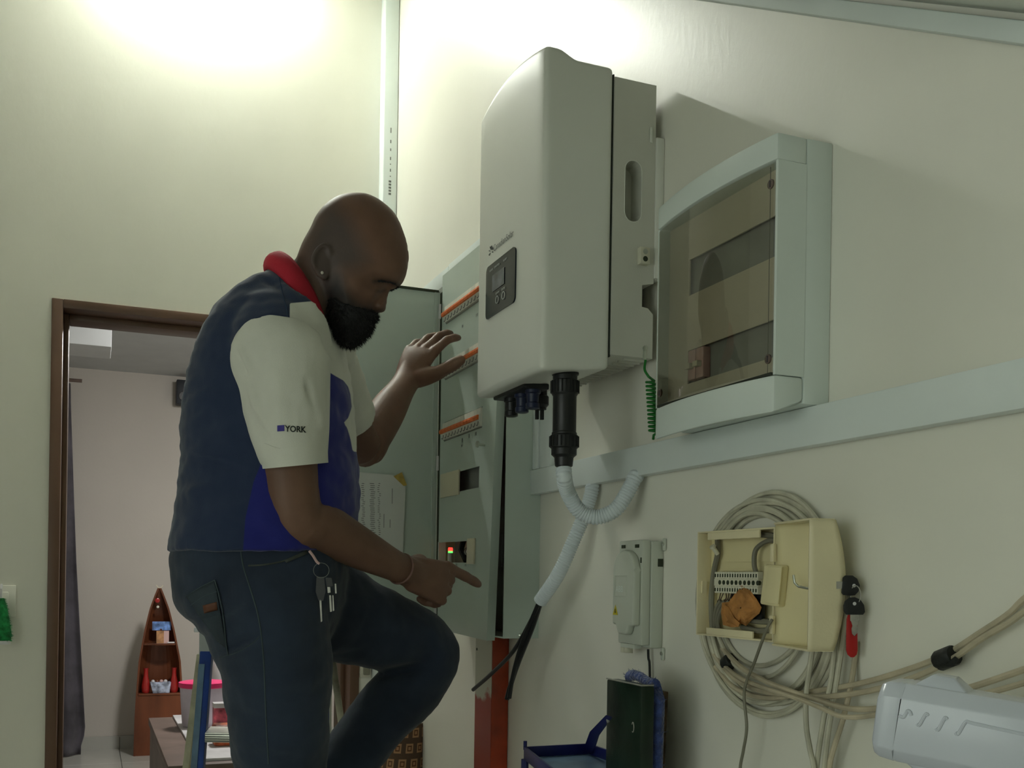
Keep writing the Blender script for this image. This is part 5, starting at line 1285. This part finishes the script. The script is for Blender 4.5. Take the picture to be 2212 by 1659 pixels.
def cok(i, j): return 0 <= i < len(gx_) - 1 and 0 <= j < len(gy_) - 1 and cell[j, i] and cell[j, i+1] and cell[j+1, i] and cell[j+1, i+1]
for j in range(len(gy_) - 1):
    for i in range(len(gx_) - 1):
        if not cok(i, j): continue
        a = [hvid(i, j, -1), hvid(i+1, j, -1), hvid(i+1, j+1, -1), hvid(i, j+1, -1)]; b = [hvid(i, j, 1), hvid(i+1, j, 1), hvid(i+1, j+1, 1), hvid(i, j+1, 1)]
        faces.append(tuple(a)); faces.append(tuple(b[::-1]))
        for (di, dj, e0, e1_) in ((0, -1, 0, 1), (1, 0, 1, 2), (0, 1, 2, 3), (-1, 0, 3, 0)):
            if not cok(i + di, j + dj): faces.append((a[e1_], a[e0], b[e0], b[e1_]))
body.add(verts, faces)
# ears
earp = [(680, 578), (678, 566), (682, 551), (691, 537), (701, 531), (710, 536), (714, 547)]
for sd in (-1, 1):
    def EP(px_, py_, out_):
        q = PD(px_, py_, HD - .080) - FWD * (out_ - .014); return q if sd < 0 else q + FWD * 2 * (HD - (q - CAM) @ FWD)
    fullp = earp + [(712, 560), (712, 575), (708, 590), (699, 600), (691, 598), (687, 588)]
    body.prism([EP(x, y, .004 + .010 * (714 - x) / 36) for x, y in fullp], FWD * sd * .007)
    loft(body, [EP(714, 553, .004)] + [EP(x, y, .013 + .010 * (714 - x) / 36) for x, y in earp[::-1]] + [EP(683, 585, .016), EP(689, 596, .012)], [.004, .0045, .005, .005, .005, .0048, .0046, .0044, .0045, .005], FWD, 4)
    loft(body, [EP(693, 590, .010), EP(699, 597, .009), EP(705, 592, .006)], [.0065, .0075, .005], FWD, 4)
    loft(body, [EP(703, 545, .008), EP(694, 560, .012), EP(697, 577, .010)], [.003, .0035, .003], FWD, 4)
me = remesh(body, .0034, 3, .45)
V = mesh_np(me); px2 = to_px(V)
stub = sd_poly(px2, [(640, 560), (650, 530), (668, 492), (700, 440), (728, 438), (760, 470), (785, 520), (800, 565), (772, 585), (742, 590), (735, 640), (716, 660), (690, 640), (665, 600)])
stub = np.clip((stub + 16) / 46, 0, 1) * (V[:, 2] > 1.7)
fattr(me, 'stubble', stub)
brd = sd_poly(px2, [(728, 600), (742, 622), (772, 655), (800, 668), (820, 677), (818, 700), (800, 735), (750, 745), (700, 690), (705, 630)])
fattr(me, 'beard', np.clip((brd + 20) / 30, 0, 1) * (V[:, 2] > 1.65))
def near_line(P, pts):
    d = np.full(len(P), 1e9)
    for a, b in zip(pts[:-1], pts[1:]):
        a, b = np.array(a, float), np.array(b, float); e = b - a; t = np.clip(((P - a) @ e) / (e @ e), 0, 1); d = np.minimum(d, np.hypot(*(P - a - t[:, None] * e).T))
    return d
brow = np.maximum(.8 * np.exp(-(near_line(px2, [(808, 608), (826, 606), (842, 609), (862, 617)]) / 5.5) ** 2), .55 * np.exp(-(near_line(px2, [(812, 628), (822, 630), (832, 627)]) / 2.6) ** 2))
fattr(me, 'brow', brow * (V[:, 2] > 1.7))
m = bpy.data.materials.new('skin'); m.use_nodes = True; nt = m.node_tree; b = nt.nodes['Principled BSDF']
tc = nt.nodes.new('ShaderNodeTexCoord'); nz = nt.nodes.new('ShaderNodeTexNoise'); nz.inputs['Scale'].default_value = 9; nz.inputs['Detail'].default_value = 5; nt.links.new(tc.outputs['Object'], nz.inputs[0])
rp = nt.nodes.new('ShaderNodeValToRGB'); rp.color_ramp.elements[0].color = (.138, .070, .046, 1); rp.color_ramp.elements[1].color = (.200, .108, .072, 1)
rp.color_ramp.elements[0].position = .3; rp.color_ramp.elements[1].position = .7; nt.links.new(nz.outputs[0], rp.inputs[0])
cur = rp.outputs[0]
for an, colr, k in (('stubble', (.052, .052, .056, 1), .70), ('beard', (.010, .009, .009, 1), .9), ('brow', (.012, .010, .010, 1), .9)):
    at = nt.nodes.new('ShaderNodeAttribute'); at.attribute_name = an
    ml = nt.nodes.new('ShaderNodeMath'); ml.operation = 'MULTIPLY'; ml.inputs[1].default_value = k; nt.links.new(at.outputs['Fac'], ml.inputs[0])
    mx_ = nt.nodes.new('ShaderNodeMix'); mx_.data_type = 'RGBA'; nt.links.new(ml.outputs[0], mx_.inputs[0]); nt.links.new(cur, mx_.inputs[6]); mx_.inputs[7].default_value = colr; cur = mx_.outputs[2]
nt.links.new(cur, b.inputs['Base Color']); b.inputs['Roughness'].default_value = .52; b.inputs['Specular IOR Level'].default_value = .38
b.inputs['Subsurface Weight'].default_value = .05; b.inputs['Subsurface Radius'].default_value = (.01, .004, .002)
n2 = nt.nodes.new('ShaderNodeTexNoise'); n2.inputs['Scale'].default_value = 260; nt.links.new(tc.outputs['Object'], n2.inputs[0])
bp_ = nt.nodes.new('ShaderNodeBump'); bp_.inputs['Strength'].default_value = .12; bp_.inputs['Distance'].default_value = .002; nt.links.new(n2.outputs[0], bp_.inputs['Height']); nt.links.new(bp_.outputs[0], b.inputs['Normal'])
MATS['skin'] = m
bodyo = link_mesh('body', me, 'skin', man)

# ---------------------------------------------------------------- beard and brows
bpoly = [(724, 648), (748, 662), (778, 672), (800, 673), (813, 676), (817, 680), (815, 690), (803, 694), (808, 700), (802, 712), (790, 727), (772, 743), (752, 749), (736, 744), (727, 734), (716, 712), (704, 692), (710, 665)]
bpoly = [tuple(p) for p in np.array(cr([np.array(p, float) for p in bpoly + [bpoly[0]]], 3))[:-1]]
bgx = np.arange(700, 822, 2.6); bgy = np.arange(620, 756, 2.6); BX_, BY_ = np.meshgrid(bgx, bgy); BG = np.stack([BX_.ravel(), BY_.ravel()], 1)
bd = sd_poly(BG, bpoly) * sc_; hw_, _ = head_w(BG); chin = np.clip((BG[:, 1] - 640) / 100, 0, 1)
bw_ = np.maximum((.072 * (1 - .22 * chin)) * np.sqrt(np.clip(1 - (1 - np.clip(bd / .055, 0, 1)) ** 2, 0, 1)), np.where(bd > .004, hw_ + .0035, 0)); bw_ = np.where(bd > 0, np.maximum(bw_, .002), 0)
bw_ = bw_.reshape(BX_.shape); bdm = (bd > 0).reshape(BX_.shape); verts = []; faces = []; hv = {}
def bvid(i, j, side):
    k = (i, j, side)
    if k not in hv:
        hv[k] = len(verts); verts.append(PD(BX_[j, i], BY_[j, i], HD) + FWD * bw_[j, i] * side)
    return hv[k]
def bok(i, j): return 0 <= i < len(bgx) - 1 and 0 <= j < len(bgy) - 1 and bdm[j, i] and bdm[j, i+1] and bdm[j+1, i] and bdm[j+1, i+1]
for j in range(len(bgy) - 1):
    for i in range(len(bgx) - 1):
        if not bok(i, j): continue
        a = [bvid(i, j, -1), bvid(i+1, j, -1), bvid(i+1, j+1, -1), bvid(i, j+1, -1)]; b2_ = [bvid(i, j, 1), bvid(i+1, j, 1), bvid(i+1, j+1, 1), bvid(i, j+1, 1)]
        faces.append(tuple(a)); faces.append(tuple(b2_[::-1]))
        for (di, dj, e0, e1_) in ((0, -1, 0, 1), (1, 0, 1, 2), (0, 1, 2, 3), (-1, 0, 3, 0)):
            if not bok(i + di, j + dj): faces.append((a[e1_], a[e0], b2_[e0], b2_[e1_]))
bm_ = MB().add(verts, faces); bme = remesh(bm_, .004, 3, .4); wrinkle(bme, .0022, 120)
beard = link_mesh('beard', bme, 'beard_hair', man)
bV = mesh_np(bme) + parent_origin(man); bN = normals_np(bme); hr = MB(); rs = np.random.RandomState(5)
for i in rs.choice(len(bV), 5200):
    p = bV[i]; q = to_px(p[None])[0]; dn = -UPV * .8 + RGT * .25 + bN[i] * .9 + rs.normal(0, .35, 3); dn /= np.linalg.norm(dn)
    L_ = .006 + .007 * np.clip((q[1] - 650) / 90, 0, 1) * rs.rand() + .002 * rs.rand(); s_ = np.cross(dn, FWD); s_ /= np.linalg.norm(s_) + 1e-9
    hr.add([p - s_ * .0005, p + s_ * .0005, p + dn * L_ * .6 + UPV * .0, p + dn * L_], [(0, 1, 2), (0, 2, 3), (1, 3, 2)])
tag(hr.build('beard_strands', 'beard_hair', man, fix=False), kind='stuff')
bodyV = mesh_np(me) + parent_origin(man)
tris = [tuple(p.vertices) for p in me.polygons]
BV = BVHTree.FromPolygons([tuple(v) for v in bodyV], tris)
def drape(bvh, px_, py_, off=.001, far=False):
    d = ray(px_, py_); d = d / np.linalg.norm(d); h = bvh.ray_cast(Vector(CAM), Vector(d))
    if h[0] is None: return None
    return np.array(h[0]) - d * off
# eyebrow and closed lashes, both sides by mirroring across the head's middle plane
def mirror(p): k = ((p - CAM) @ FWD) - HD; return p - FWD * 2 * k
def hairline(pts, r_, name, nstr, ln, off=.0002):
    P_ = [drape(BV, *p, off) for p in pts]; P_ = [p for p in P_ if p is not None]
    if len(P_) < 2: return
    for mir in (False, True):
        Q = [mirror(p) for p in P_] if mir else P_
        m = MB(); m.tube(cr(Q, 5), r_, 6); Qs = cr(Q, 10)
        for _ in range(nstr):
            c = Qs[rs.randint(len(Qs))]; v = RGT * rs.uniform(.3, 1) + UPV * rs.uniform(-.6, .6) + FWD * (rs.uniform(-.3, .3)); v /= np.linalg.norm(v)
            m.add([c - UPV * .0012, c + UPV * .0012, c + v * ln], [(0, 1, 2)])
        m.build(name, 'beard_hair', man, smooth=True, fix=False)
hairline([(816, 607), (828, 607), (842, 610), (856, 615)], .0008, 'eyebrow', 110, .006, .0)
# finger nails
def nail(tip, v, n, r_):
    c = tip - v * .008 - n * (r_ * .66); s_ = np.cross(v, n); s_ /= np.linalg.norm(s_)
    MB().grid(lambda a, b_: c + v * (.011 * (a - .5)) + s_ * (.0095 * (b_ - .5)) + n * (.0028 * (2 * b_ - 1) ** 2), 3, 4).build('fingernail', 'nail', man, smooth=True, solid=.0006)
dn_ = dl / np.linalg.norm(dl); nL = FWD * .90 + RGT * .38
for (tp, v), r_ in zip(tipsL, (.0100, .0102, .0096, .0088)):
    n_ = nL - v * (nL @ v); n_ /= np.linalg.norm(n_); nail(tp, v, n_, r_ * 1.06)
tp, v = thL; n_ = FWD * 1.0 + np.array((.2, 0, -.5)); n_ = n_ - v * (n_ @ v); n_ /= np.linalg.norm(n_); nail(tp, v, n_, .0178)
# ear stud
q = drape(BV, 696, 589, .001)
if q is not None: MB().sphere(q, .0032, 10, 8).build('ear_stud', 'stud_white', man, smooth=True)

# ---------------------------------------------------------------- shirt
shm = MB(); slices(shm, TRUNK)
# roundness of the shoulders
loft(shm, [PD(640, 690, 2.10), PD(600, 740, 2.06), SHR], [.085, .098, .088], FWD, 5)
loft(shm, [PD(660, 690, 2.28), PD(680, 740, 2.34), SHL], [.080, .092, .082], FWD, 5)
me = remesh(shm, .0062, 8, .5)
wrinkle(me, .0050, 9, 3.0, (1, 1, 2.2)); wrinkle(me, .0026, 22, 1.0, (1, 1, 1.6))
V = mesh_np(me); N = normals_np(me); px2 = to_px(V)
# drawn folds: at the waist of the back, on the shoulder blade, by the arm
for (x0, y0, x1, y1, amp, wdt) in ((402, 985, 520, 1010, -.007, 10), (404, 972, 500, 990, .005, 10), (398, 1070, 470, 1045, .005, 13), (560, 600, 612, 625, -.004, 7), (590, 598, 640, 640, .003, 7), (470, 700, 540, 745, -.004, 12), (395, 1120, 520, 1100, .004, 16), (500, 1130, 600, 1170, -.004, 14), (520, 1080, 640, 1180, .003, 12)):
    a, b = np.array((x0, y0)), np.array((x1, y1)); e = b - a; t = np.clip(((px2 - a) @ e) / (e @ e), 0, 1); dd_ = np.hypot(*(px2 - a - t[:, None] * e).T)
    V += N * (amp * np.exp(-(dd_ / wdt) ** 2) * np.sin(np.pi * np.clip(t, .02, .98)) ** .5)[:, None]
set_np(me, V)
px2 = to_px(V)
fattr(me, 'f_white', sd_poly(px2, [(626, 655), (626, 760), (690, 790), (724, 812), (742, 822), (752, 835), (757, 852), (760, 880), (752, 903), (742, 914), (750, 924), (757, 948), (762, 975), (800, 980), (800, 640)]) * .001)
fattr(me, 'f_blue', sd_poly(px2, [(522, 1230), (530, 1120), (548, 1040), (590, 940), (640, 860), (690, 800), (722, 805), (800, 830), (850, 1230)]) * .001)
m = bpy.data.materials.new('shirt_cloth'); m.use_nodes = True; nt = m.node_tree; b = nt.nodes['Principled BSDF']; cur = None
def step(an):
    at = nt.nodes.new('ShaderNodeAttribute'); at.attribute_name = an; q = nt.nodes.new('ShaderNodeMapRange'); q.inputs['From Min'].default_value = -.0008; q.inputs['From Max'].default_value = .0008
    nt.links.new(at.outputs['Fac'], q.inputs['Value']); return q.outputs[0]
mxa = nt.nodes.new('ShaderNodeMix'); mxa.data_type = 'RGBA'; mxa.inputs[6].default_value = (.009, .022, .066, 1); mxa.inputs[7].default_value = (.004, .008, .17, 1)
mxb = nt.nodes.new('ShaderNodeMix'); mxb.data_type = 'RGBA'; mxb.inputs[7].default_value = (.70, .70, .62, 1)
nt.links.new(step('f_blue'), mxa.inputs[0]); nt.links.new(step('f_white'), mxb.inputs[0]); nt.links.new(mxa.outputs[2], mxb.inputs[6]); nt.links.new(mxb.outputs[2], b.inputs['Base Color'])
b.inputs['Roughness'].default_value = .85; b.inputs['Sheen Weight'].default_value = .25; b.inputs['Sheen Roughness'].default_value = .5
tc = nt.nodes.new('ShaderNodeTexCoord'); n2 = nt.nodes.new('ShaderNodeTexNoise'); n2.inputs['Scale'].default_value = 420; nt.links.new(tc.outputs['Object'], n2.inputs[0])
bp_ = nt.nodes.new('ShaderNodeBump'); bp_.inputs['Strength'].default_value = .2; bp_.inputs['Distance'].default_value = .002; nt.links.new(n2.outputs[0], bp_.inputs['Height']); nt.links.new(bp_.outputs[0], b.inputs['Normal'])
MATS['shirt_cloth'] = m
shirt = link_mesh('polo_shirt', me, 'shirt_cloth', man)
def seam(bvh, pts, r_, name, matn, parent, off=.0003):
    P_ = [drape(bvh, *p, off) for p in np.array(cr([np.array(p, float) for p in pts], 8))]; P_ = [p for p in P_ if p is not None]
    if len(P_) > 2: return MB().tube(P_, r_, 5).build(name, matn, parent, smooth=True)
BVS = BVHTree.FromPolygons([tuple(v) for v in (mesh_np(me) + parent_origin(man))], [tuple(p.vertices) for p in me.polygons])
mat('seam_navy', (.03, .05, .10, 1), .9)
seam(BVS, [(603, 600), (612, 640), (620, 672), (625, 715)], .0011, 'shoulder_seam', 'seam_navy', shirt)
# sleeves
def sleeve(cents, rads, name, seed, folds=()):
    sm = MB(); loft(sm, cents, rads, FWD, 6)
    a, b = np.array(cents[-2]), np.array(cents[-1]); t = (b - a) / np.linalg.norm(b - a)
    me_ = remesh(sm, .0055, 5, .5); wrinkle(me_, .0045, 11, seed, (1, 1, .6)); wrinkle(me_, .0016, 30, seed, (1, 1, .5))
    V_ = mesh_np(me_); N_ = normals_np(me_); p2 = to_px(V_)
    for (x0, y0, x1, y1, amp, wdt) in folds:
        amp *= 1.7; a_, b_ = np.array((x0, y0)), np.array((x1, y1)); e = b_ - a_; tt = np.clip(((p2 - a_) @ e) / (e @ e), 0, 1); d_ = np.hypot(*(p2 - a_ - tt[:, None] * e).T)
        V_ += N_ * (amp * np.exp(-(d_ / wdt) ** 2) * np.sin(np.pi * np.clip(tt, .02, .98)) ** .5)[:, None]
    set_np(me_, V_)
    return link_mesh(name, me_, 'shirt_white', man), me_
FR = [(505, 755, 530, 820, -.008, 8), (520, 750, 540, 800, .005, 8), (700, 720, 735, 800, -.006, 8), (715, 760, 740, 830, .004, 7), (660, 820, 690, 900, -.004, 8), (680, 860, 700, 930, .004, 8), (545, 900, 580, 960, -.004, 9), (540, 830, 560, 900, .004, 9)]
slo, slme = sleeve([PD(606, 738, 2.03), PD(607, 775, 2.015), PD(616, 830, 2.015), PD(622, 890, 2.015), PD(629, 945, 2.02), PD(637, 1000, 2.025)], [(.085, .080), (.096, .099), (.094, .087), (.088, .081), (.080, .072), (.072, .0615)], 'sleeve', 5.0, FR)
d_ = SHL + (ELL - SHL) * .66
sleeve([PD(684, 755, 2.38), SHL, SHL * .65 + ELL * .35, d_], [(.080, .075), (.090, .088), (.082, .080), (.072, .068)], 'sleeve', 8.0)
cf_ = MB(); loft(cf_, [PD(634, 966, 2.021), PD(636, 985, 2.0235), PD(638.5, 1006, 2.026)], [(.0765, .0665), (.0755, .0648), (.0745, .0635)], FWD, 4)
cf_.build('cuff', 'shirt_white', slo, smooth=True)
slV = mesh_np(slme) + parent_origin(man); BVL = BVHTree.FromPolygons([tuple(v) for v in slV], [tuple(p.vertices) for p in slme.polygons])
for off_ in (-6,): seam(BVL, [(572, 966 + off_ * 0 - 2 + off_), (600, 974 + off_), (640, 979 + off_), (680, 978 + off_), (702, 972 + off_)], .0008, 'cuff_stitch', 'shirt_white', slo)
# embroidered mark on the sleeve
vs, fs = text_mesh('YORK', 19, .35)
T_ = [drape(BVL, 616 + p[0] * .88, 932 + p[0] * .045 - p[1] * .98, .0012) for p in vs]
if all(t is not None for t in T_): MB().add(T_, fs).build('embroidered_word', 'thread_dark', slo, fix=False, solid=.0006)
sq = [drape(BVL, x, y, .0012) for x, y in ((599, 919), (614, 918), (614, 931), (599, 932))]
if all(t is not None for t in sq): MB().add(sq, [(0, 1, 2, 3)]).build('embroidered_square', 'logo_violet', slo, fix=False, solid=.0008)
# collar
T0 = [(590, 566), (612, 561), (640, 578), (662, 604), (682, 634), (697, 664), (709, 702)]
B0 = [(578, 596), (596, 602), (622, 622), (646, 648), (664, 676), (684, 692), (708, 712)]
def cside(pts, wid, sgn):
    out_ = []; n = len(pts)
    for i, p in enumerate(np.array(cr([np.array(q, float) for q in pts], 6))):
        f_ = i / (6 * (n - 1)); out_.append(PD(p[0], p[1], HD + .005) + FWD * sgn * wid * math.sin(math.pi * min(.985, max(.0, f_ * .86 + .02))) ** .75)
    return out_
for sgn in (-1, 1):
    A_, B2 = cside(T0, .082, sgn), cside(B0, .112, sgn)
    def cf(u, v):
        k = u * (len(A_) - 1); i = min(int(k), len(A_) - 2); f_ = k - i
        a = A_[i] * (1 - f_) + A_[i+1] * f_; b = B2[i] * (1 - f_) + B2[i+1] * f_
        return a * (1 - v) + b * v + (FWD * sgn * .010 + UPV * .006 - RGT * .006 * (1 - u)) * math.sin(math.pi * v)
    MB().grid(cf, 36, 6).build('collar', 'collar_red', man, smooth=True, solid=.006)
# ---------------------------------------------------------------- jeans
jm = MB()
slices(jm, [(1178, 392, 735, TD, .19), (1210, 384, 742, TD, .195), (1250, 384, 745, TD, .20), (1290, 392, 742, TD, .20), (1330, 416, 735, TD, .195), (1365, 458, 720, TD, .17), (1395, 495, 700, TD, .14)])
PDl = lambda x, y, d_: PD(x, y, d_)
loft(jm, [PD(565, 1270, 2.12), PD(580, 1350, 2.10), PD(598, 1430, 2.10), PD(602, 1520, 2.11), PD(606, 1640, 2.13), PD(610, 1760, 2.17), PD(612, 1900, 2.24), PD(612, 2060, 2.33)], [(.130, .125), (.122, .122), (.114, .115), (.105, .107), (.095, .098), (.082, .085), (.075, .078), (.062, .065)], RGT, 6)
loft(jm, [PD(660, 1300, 2.31), PD(740, 1330, 2.36), PD(830, 1362, 2.42), PD(900, 1388, 2.47), PD(925, 1418, 2.48), PD(905, 1462, 2.475), PD(855, 1515, 2.46), PD(790, 1590, 2.44), PD(720, 1680, 2.42), PD(672, 1748, 2.40)], [(.115, .12), (.100, .110), (.090, .094), (.083, .084), (.078, .078), (.080, .076), (.081, .078), (.075, .074), (.066, .066), (.058, .058)], FWD, 6)
loft(jm, [PD(600, 1270, 2.28), PD(680, 1308, 2.32), PD(745, 1332, 2.36)], [(.13, .13), (.115, .115), (.10, .105)], FWD, 5)
me = remesh(jm, .0065, 7, .5)
wrinkle(me, .0045, 10, 11.0, (1, 1, 1.6)); wrinkle(me, .002, 26, 7.0)
V = mesh_np(me); N = normals_np(me); px2 = to_px(V)
for (x0, y0, x1, y1, amp, wdt) in ((410, 1345, 520, 1310, -.008, 9), (425, 1362, 500, 1350, .006, 10), (470, 1415, 560, 1370, -.010, 9), (480, 1425, 640, 1380, .005, 14), (500, 1540, 640, 1570, -.006, 14), (505, 1600, 690, 1625, .006, 16), (730, 1350, 850, 1380, -.005, 14), (830, 1455, 930, 1440, -.010, 12), (850, 1480, 950, 1470, .005, 12), (600, 1480, 715, 1460, .004, 18), (930, 1345, 960, 1440, .004, 14)):
    a, b = np.array((x0, y0)), np.array((x1, y1)); e = b - a; t = np.clip(((px2 - a) @ e) / (e @ e), 0, 1); dd_ = np.hypot(*(px2 - a - t[:, None] * e).T)
    V += N * (amp * np.exp(-(dd_ / wdt) ** 2) * np.sin(np.pi * np.clip(t, .02, .98)) ** .5)[:, None]
set_np(me, V)
m = bpy.data.materials.new('denim'); m.use_nodes = True; nt = m.node_tree; b = nt.nodes['Principled BSDF']
tc = nt.nodes.new('ShaderNodeTexCoord'); nz = nt.nodes.new('ShaderNodeTexNoise'); nz.inputs['Scale'].default_value = 5; nz.inputs['Detail'].default_value = 6; nt.links.new(tc.outputs['Object'], nz.inputs[0])
rp = nt.nodes.new('ShaderNodeValToRGB'); rp.color_ramp.elements[0].color = (.010, .018, .037, 1); rp.color_ramp.elements[1].color = (.026, .042, .076, 1); rp.color_ramp.elements[0].position = .35; rp.color_ramp.elements[1].position = .7
nt.links.new(nz.outputs[0], rp.inputs[0]); nt.links.new(rp.outputs[0], b.inputs['Base Color']); b.inputs['Roughness'].default_value = .9; b.inputs['Sheen Weight'].default_value = .15
wv = nt.nodes.new('ShaderNodeTexWave'); wv.inputs['Scale'].default_value = 260; wv.inputs['Distortion'].default_value = 2; nt.links.new(tc.outputs['Object'], wv.inputs[0])
bp_ = nt.nodes.new('ShaderNodeBump'); bp_.inputs['Strength'].default_value = .2; bp_.inputs['Distance'].default_value = .002; nt.links.new(wv.outputs[0], bp_.inputs['Height']); nt.links.new(bp_.outputs[0], b.inputs['Normal']); MATS['denim'] = m
jeans = link_mesh('jeans', me, 'denim', man)
BVJ = BVHTree.FromPolygons([tuple(v) for v in (mesh_np(me) + parent_origin(man))], [tuple(p.vertices) for p in me.polygons])
def patch(bvh, poly, name, matn, parent, off=.002, nx=10, ny=10, sol=.0015):
    """a four-cornered cloth patch lying on the surface"""
    P4_ = np.array(poly, float); vs_ = []
    for j in range(ny + 1):
        for i in range(nx + 1):
            u, v = i / nx, j / ny; p = (P4_[0] * (1 - u) + P4_[1] * u) * (1 - v) + (P4_[3] * (1 - u) + P4_[2] * u) * v
            q = drape(bvh, p[0], p[1], off); vs_.append(q)
    if any(q is None for q in vs_): return None
    fs_ = [(j*(nx+1)+i, j*(nx+1)+i+1, (j+1)*(nx+1)+i+1, (j+1)*(nx+1)+i) for j in range(ny) for i in range(nx)]
    return MB().add(vs_, fs_).build(name, matn, parent, smooth=True, solid=sol)
mat('denim_pocket', (.030, .042, .054, 1), .9, var=.2, vscale=6, bump=.1, bscale=300)
pk = patch(BVJ, [(402, 1288), (464, 1254), (490, 1400), (470, 1385)], 'back_pocket', 'denim_pocket', jeans, .0025, 12, 14, .003)
seam(BVJ, [(520, 1190), (526, 1225), (540, 1270), (555, 1320), (564, 1370), (570, 1440), (574, 1540), (580, 1650)], .0016, 'side_seam', 'denim_seam', jeans, .0004)
seam(BVJ, [(464, 1254), (474, 1290), (482, 1330), (487, 1380), (492, 1416)], .0013, 'pocket_seam', 'denim_seam', jeans, .004)
seam(BVJ, [(400, 1290), (430, 1270), (464, 1253)], .0010, 'pocket_seam', 'denim_seam', jeans, .004)
seam(BVJ, [(412, 1308), (440, 1288), (468, 1278)], .0008, 'pocket_seam', 'denim_seam', jeans, .004)
seam(BVJ, [(474, 1420), (510, 1410), (545, 1390), (560, 1375)], .0010, 'crease_seam', 'denim_seam', jeans, .0004)
seam(BVJ, [(536, 1222), (570, 1220), (612, 1212), (640, 1200), (660, 1192)], .0018, 'pocket_edge', 'denim_light', jeans, .0006)
patch(BVJ, [(438, 1308), (468, 1300), (470, 1318), (441, 1325)], 'leather_tag', 'leather_tag', jeans, .0055, 4, 3, .001)
pkl = patch(BVJ, [(615, 1211), (662, 1188), (664, 1196), (618, 1216)], 'pocket_lining', 'denim_light', jeans, .003, 6, 2, .001)
# shoes on the ladder steps
def shoe(ank, dirv, zs):
    dirv = dirv - UPV * (dirv @ UPV); dirv /= np.linalg.norm(dirv); base = np.array((ank[0], ank[1], zs)); sm = MB()
    loft(sm, [base - dirv * .075 + UPV * .040, base - dirv * .03 + UPV * .045, base + dirv * .05 + UPV * .042, base + dirv * .13 + UPV * .034, base + dirv * .195 + UPV * .027], [(.036, .034), (.044, .038), (.041, .043), (.033, .046), (.022, .034)], UPV, 6)
    loft(sm, [base + UPV * .05 - dirv * .02, base + UPV * .11 - dirv * .025], [.045, .046], RGT, 4)
    return sm
for ank, zs in ((ANR, .2825), (ANL, .5725)):
    me_ = remesh(shoe(ank, RGT, zs), .006, 4); V_ = mesh_np(me_); V_[:, 2] = np.maximum(V_[:, 2], zs); set_np(me_, V_)
    link_mesh('shoe', me_, 'shoe_black', man)
# bracelet
c = WRR * .93 + ELR * .07; ax_ = (WRR - ELR) / np.linalg.norm(WRR - ELR); u_ = np.cross(ax_, FWD); u_ /= np.linalg.norm(u_); w_ = np.cross(ax_, u_)
MB().tube([c + u_ * .0338 * math.cos(a) + w_ * .0415 * math.sin(a) for a in np.linspace(0, 2 * math.pi, 33)], .0022, 6, cap=False).build('bracelet', 'bracelet', man, smooth=True)
# ---------------------------------------------------------------- bunch of keys at the pocket
kr = thing('key_bunch', drape(BVJ, 700, 1250, .012), 'bunch of steel and black keys dangling from the jeans pocket', 'keys')
def JP(px_, py_, off=.010):
    q = drape(BVJ, px_, py_, off); return q if q is not None else PD(px_, py_, 2.02)
dk = float((JP(695, 1260) - CAM) @ FWD) - .016
KQ = lambda x, y, o=0: PD(x, y, dk + o)
MB().tube([KQ(694 + 17 * math.cos(a), 1232 + 16 * math.sin(a)) for a in np.linspace(0, 2 * math.pi, 33)], .0006, 6, cap=False).build('split_ring', 'print_grey', kr, smooth=True)
MB().tube(cr([KQ(668, 1190), KQ(676, 1200), KQ(684, 1213), KQ(690, 1218)], 5), .0028, 6).build('strap', 'card_pink', kr, smooth=True)
for poly, mm, nm in (([(684, 1246), (700, 1246), (703, 1278), (698, 1298), (688, 1298), (682, 1278)], 'black_plastic', 'car_key'), ([(690, 1296), (694, 1296), (696, 1342), (693, 1344)], 'steel_key', 'key_blade'), ([(707, 1268), (713, 1268), (714, 1280), (708, 1281)], 'steel_key', 'key_bow'), ([(711, 1286), (715, 1286), (717, 1321), (713, 1322)], 'steel_key', 'key_blade'), ([(718, 1286), (720, 1286), (722, 1319), (719, 1320)], 'steel_key', 'key_blade'), ([(723, 1261), (726, 1261), (727, 1282), (724, 1282)], 'steel_key', 'key_blade'), ([(703, 1248), (716, 1248), (719, 1266), (706, 1268)], 'black_plastic', 'key_fob')):
    MB().prism([KQ(*p) for p in poly], FWD * .002).build(nm, mm, kr)
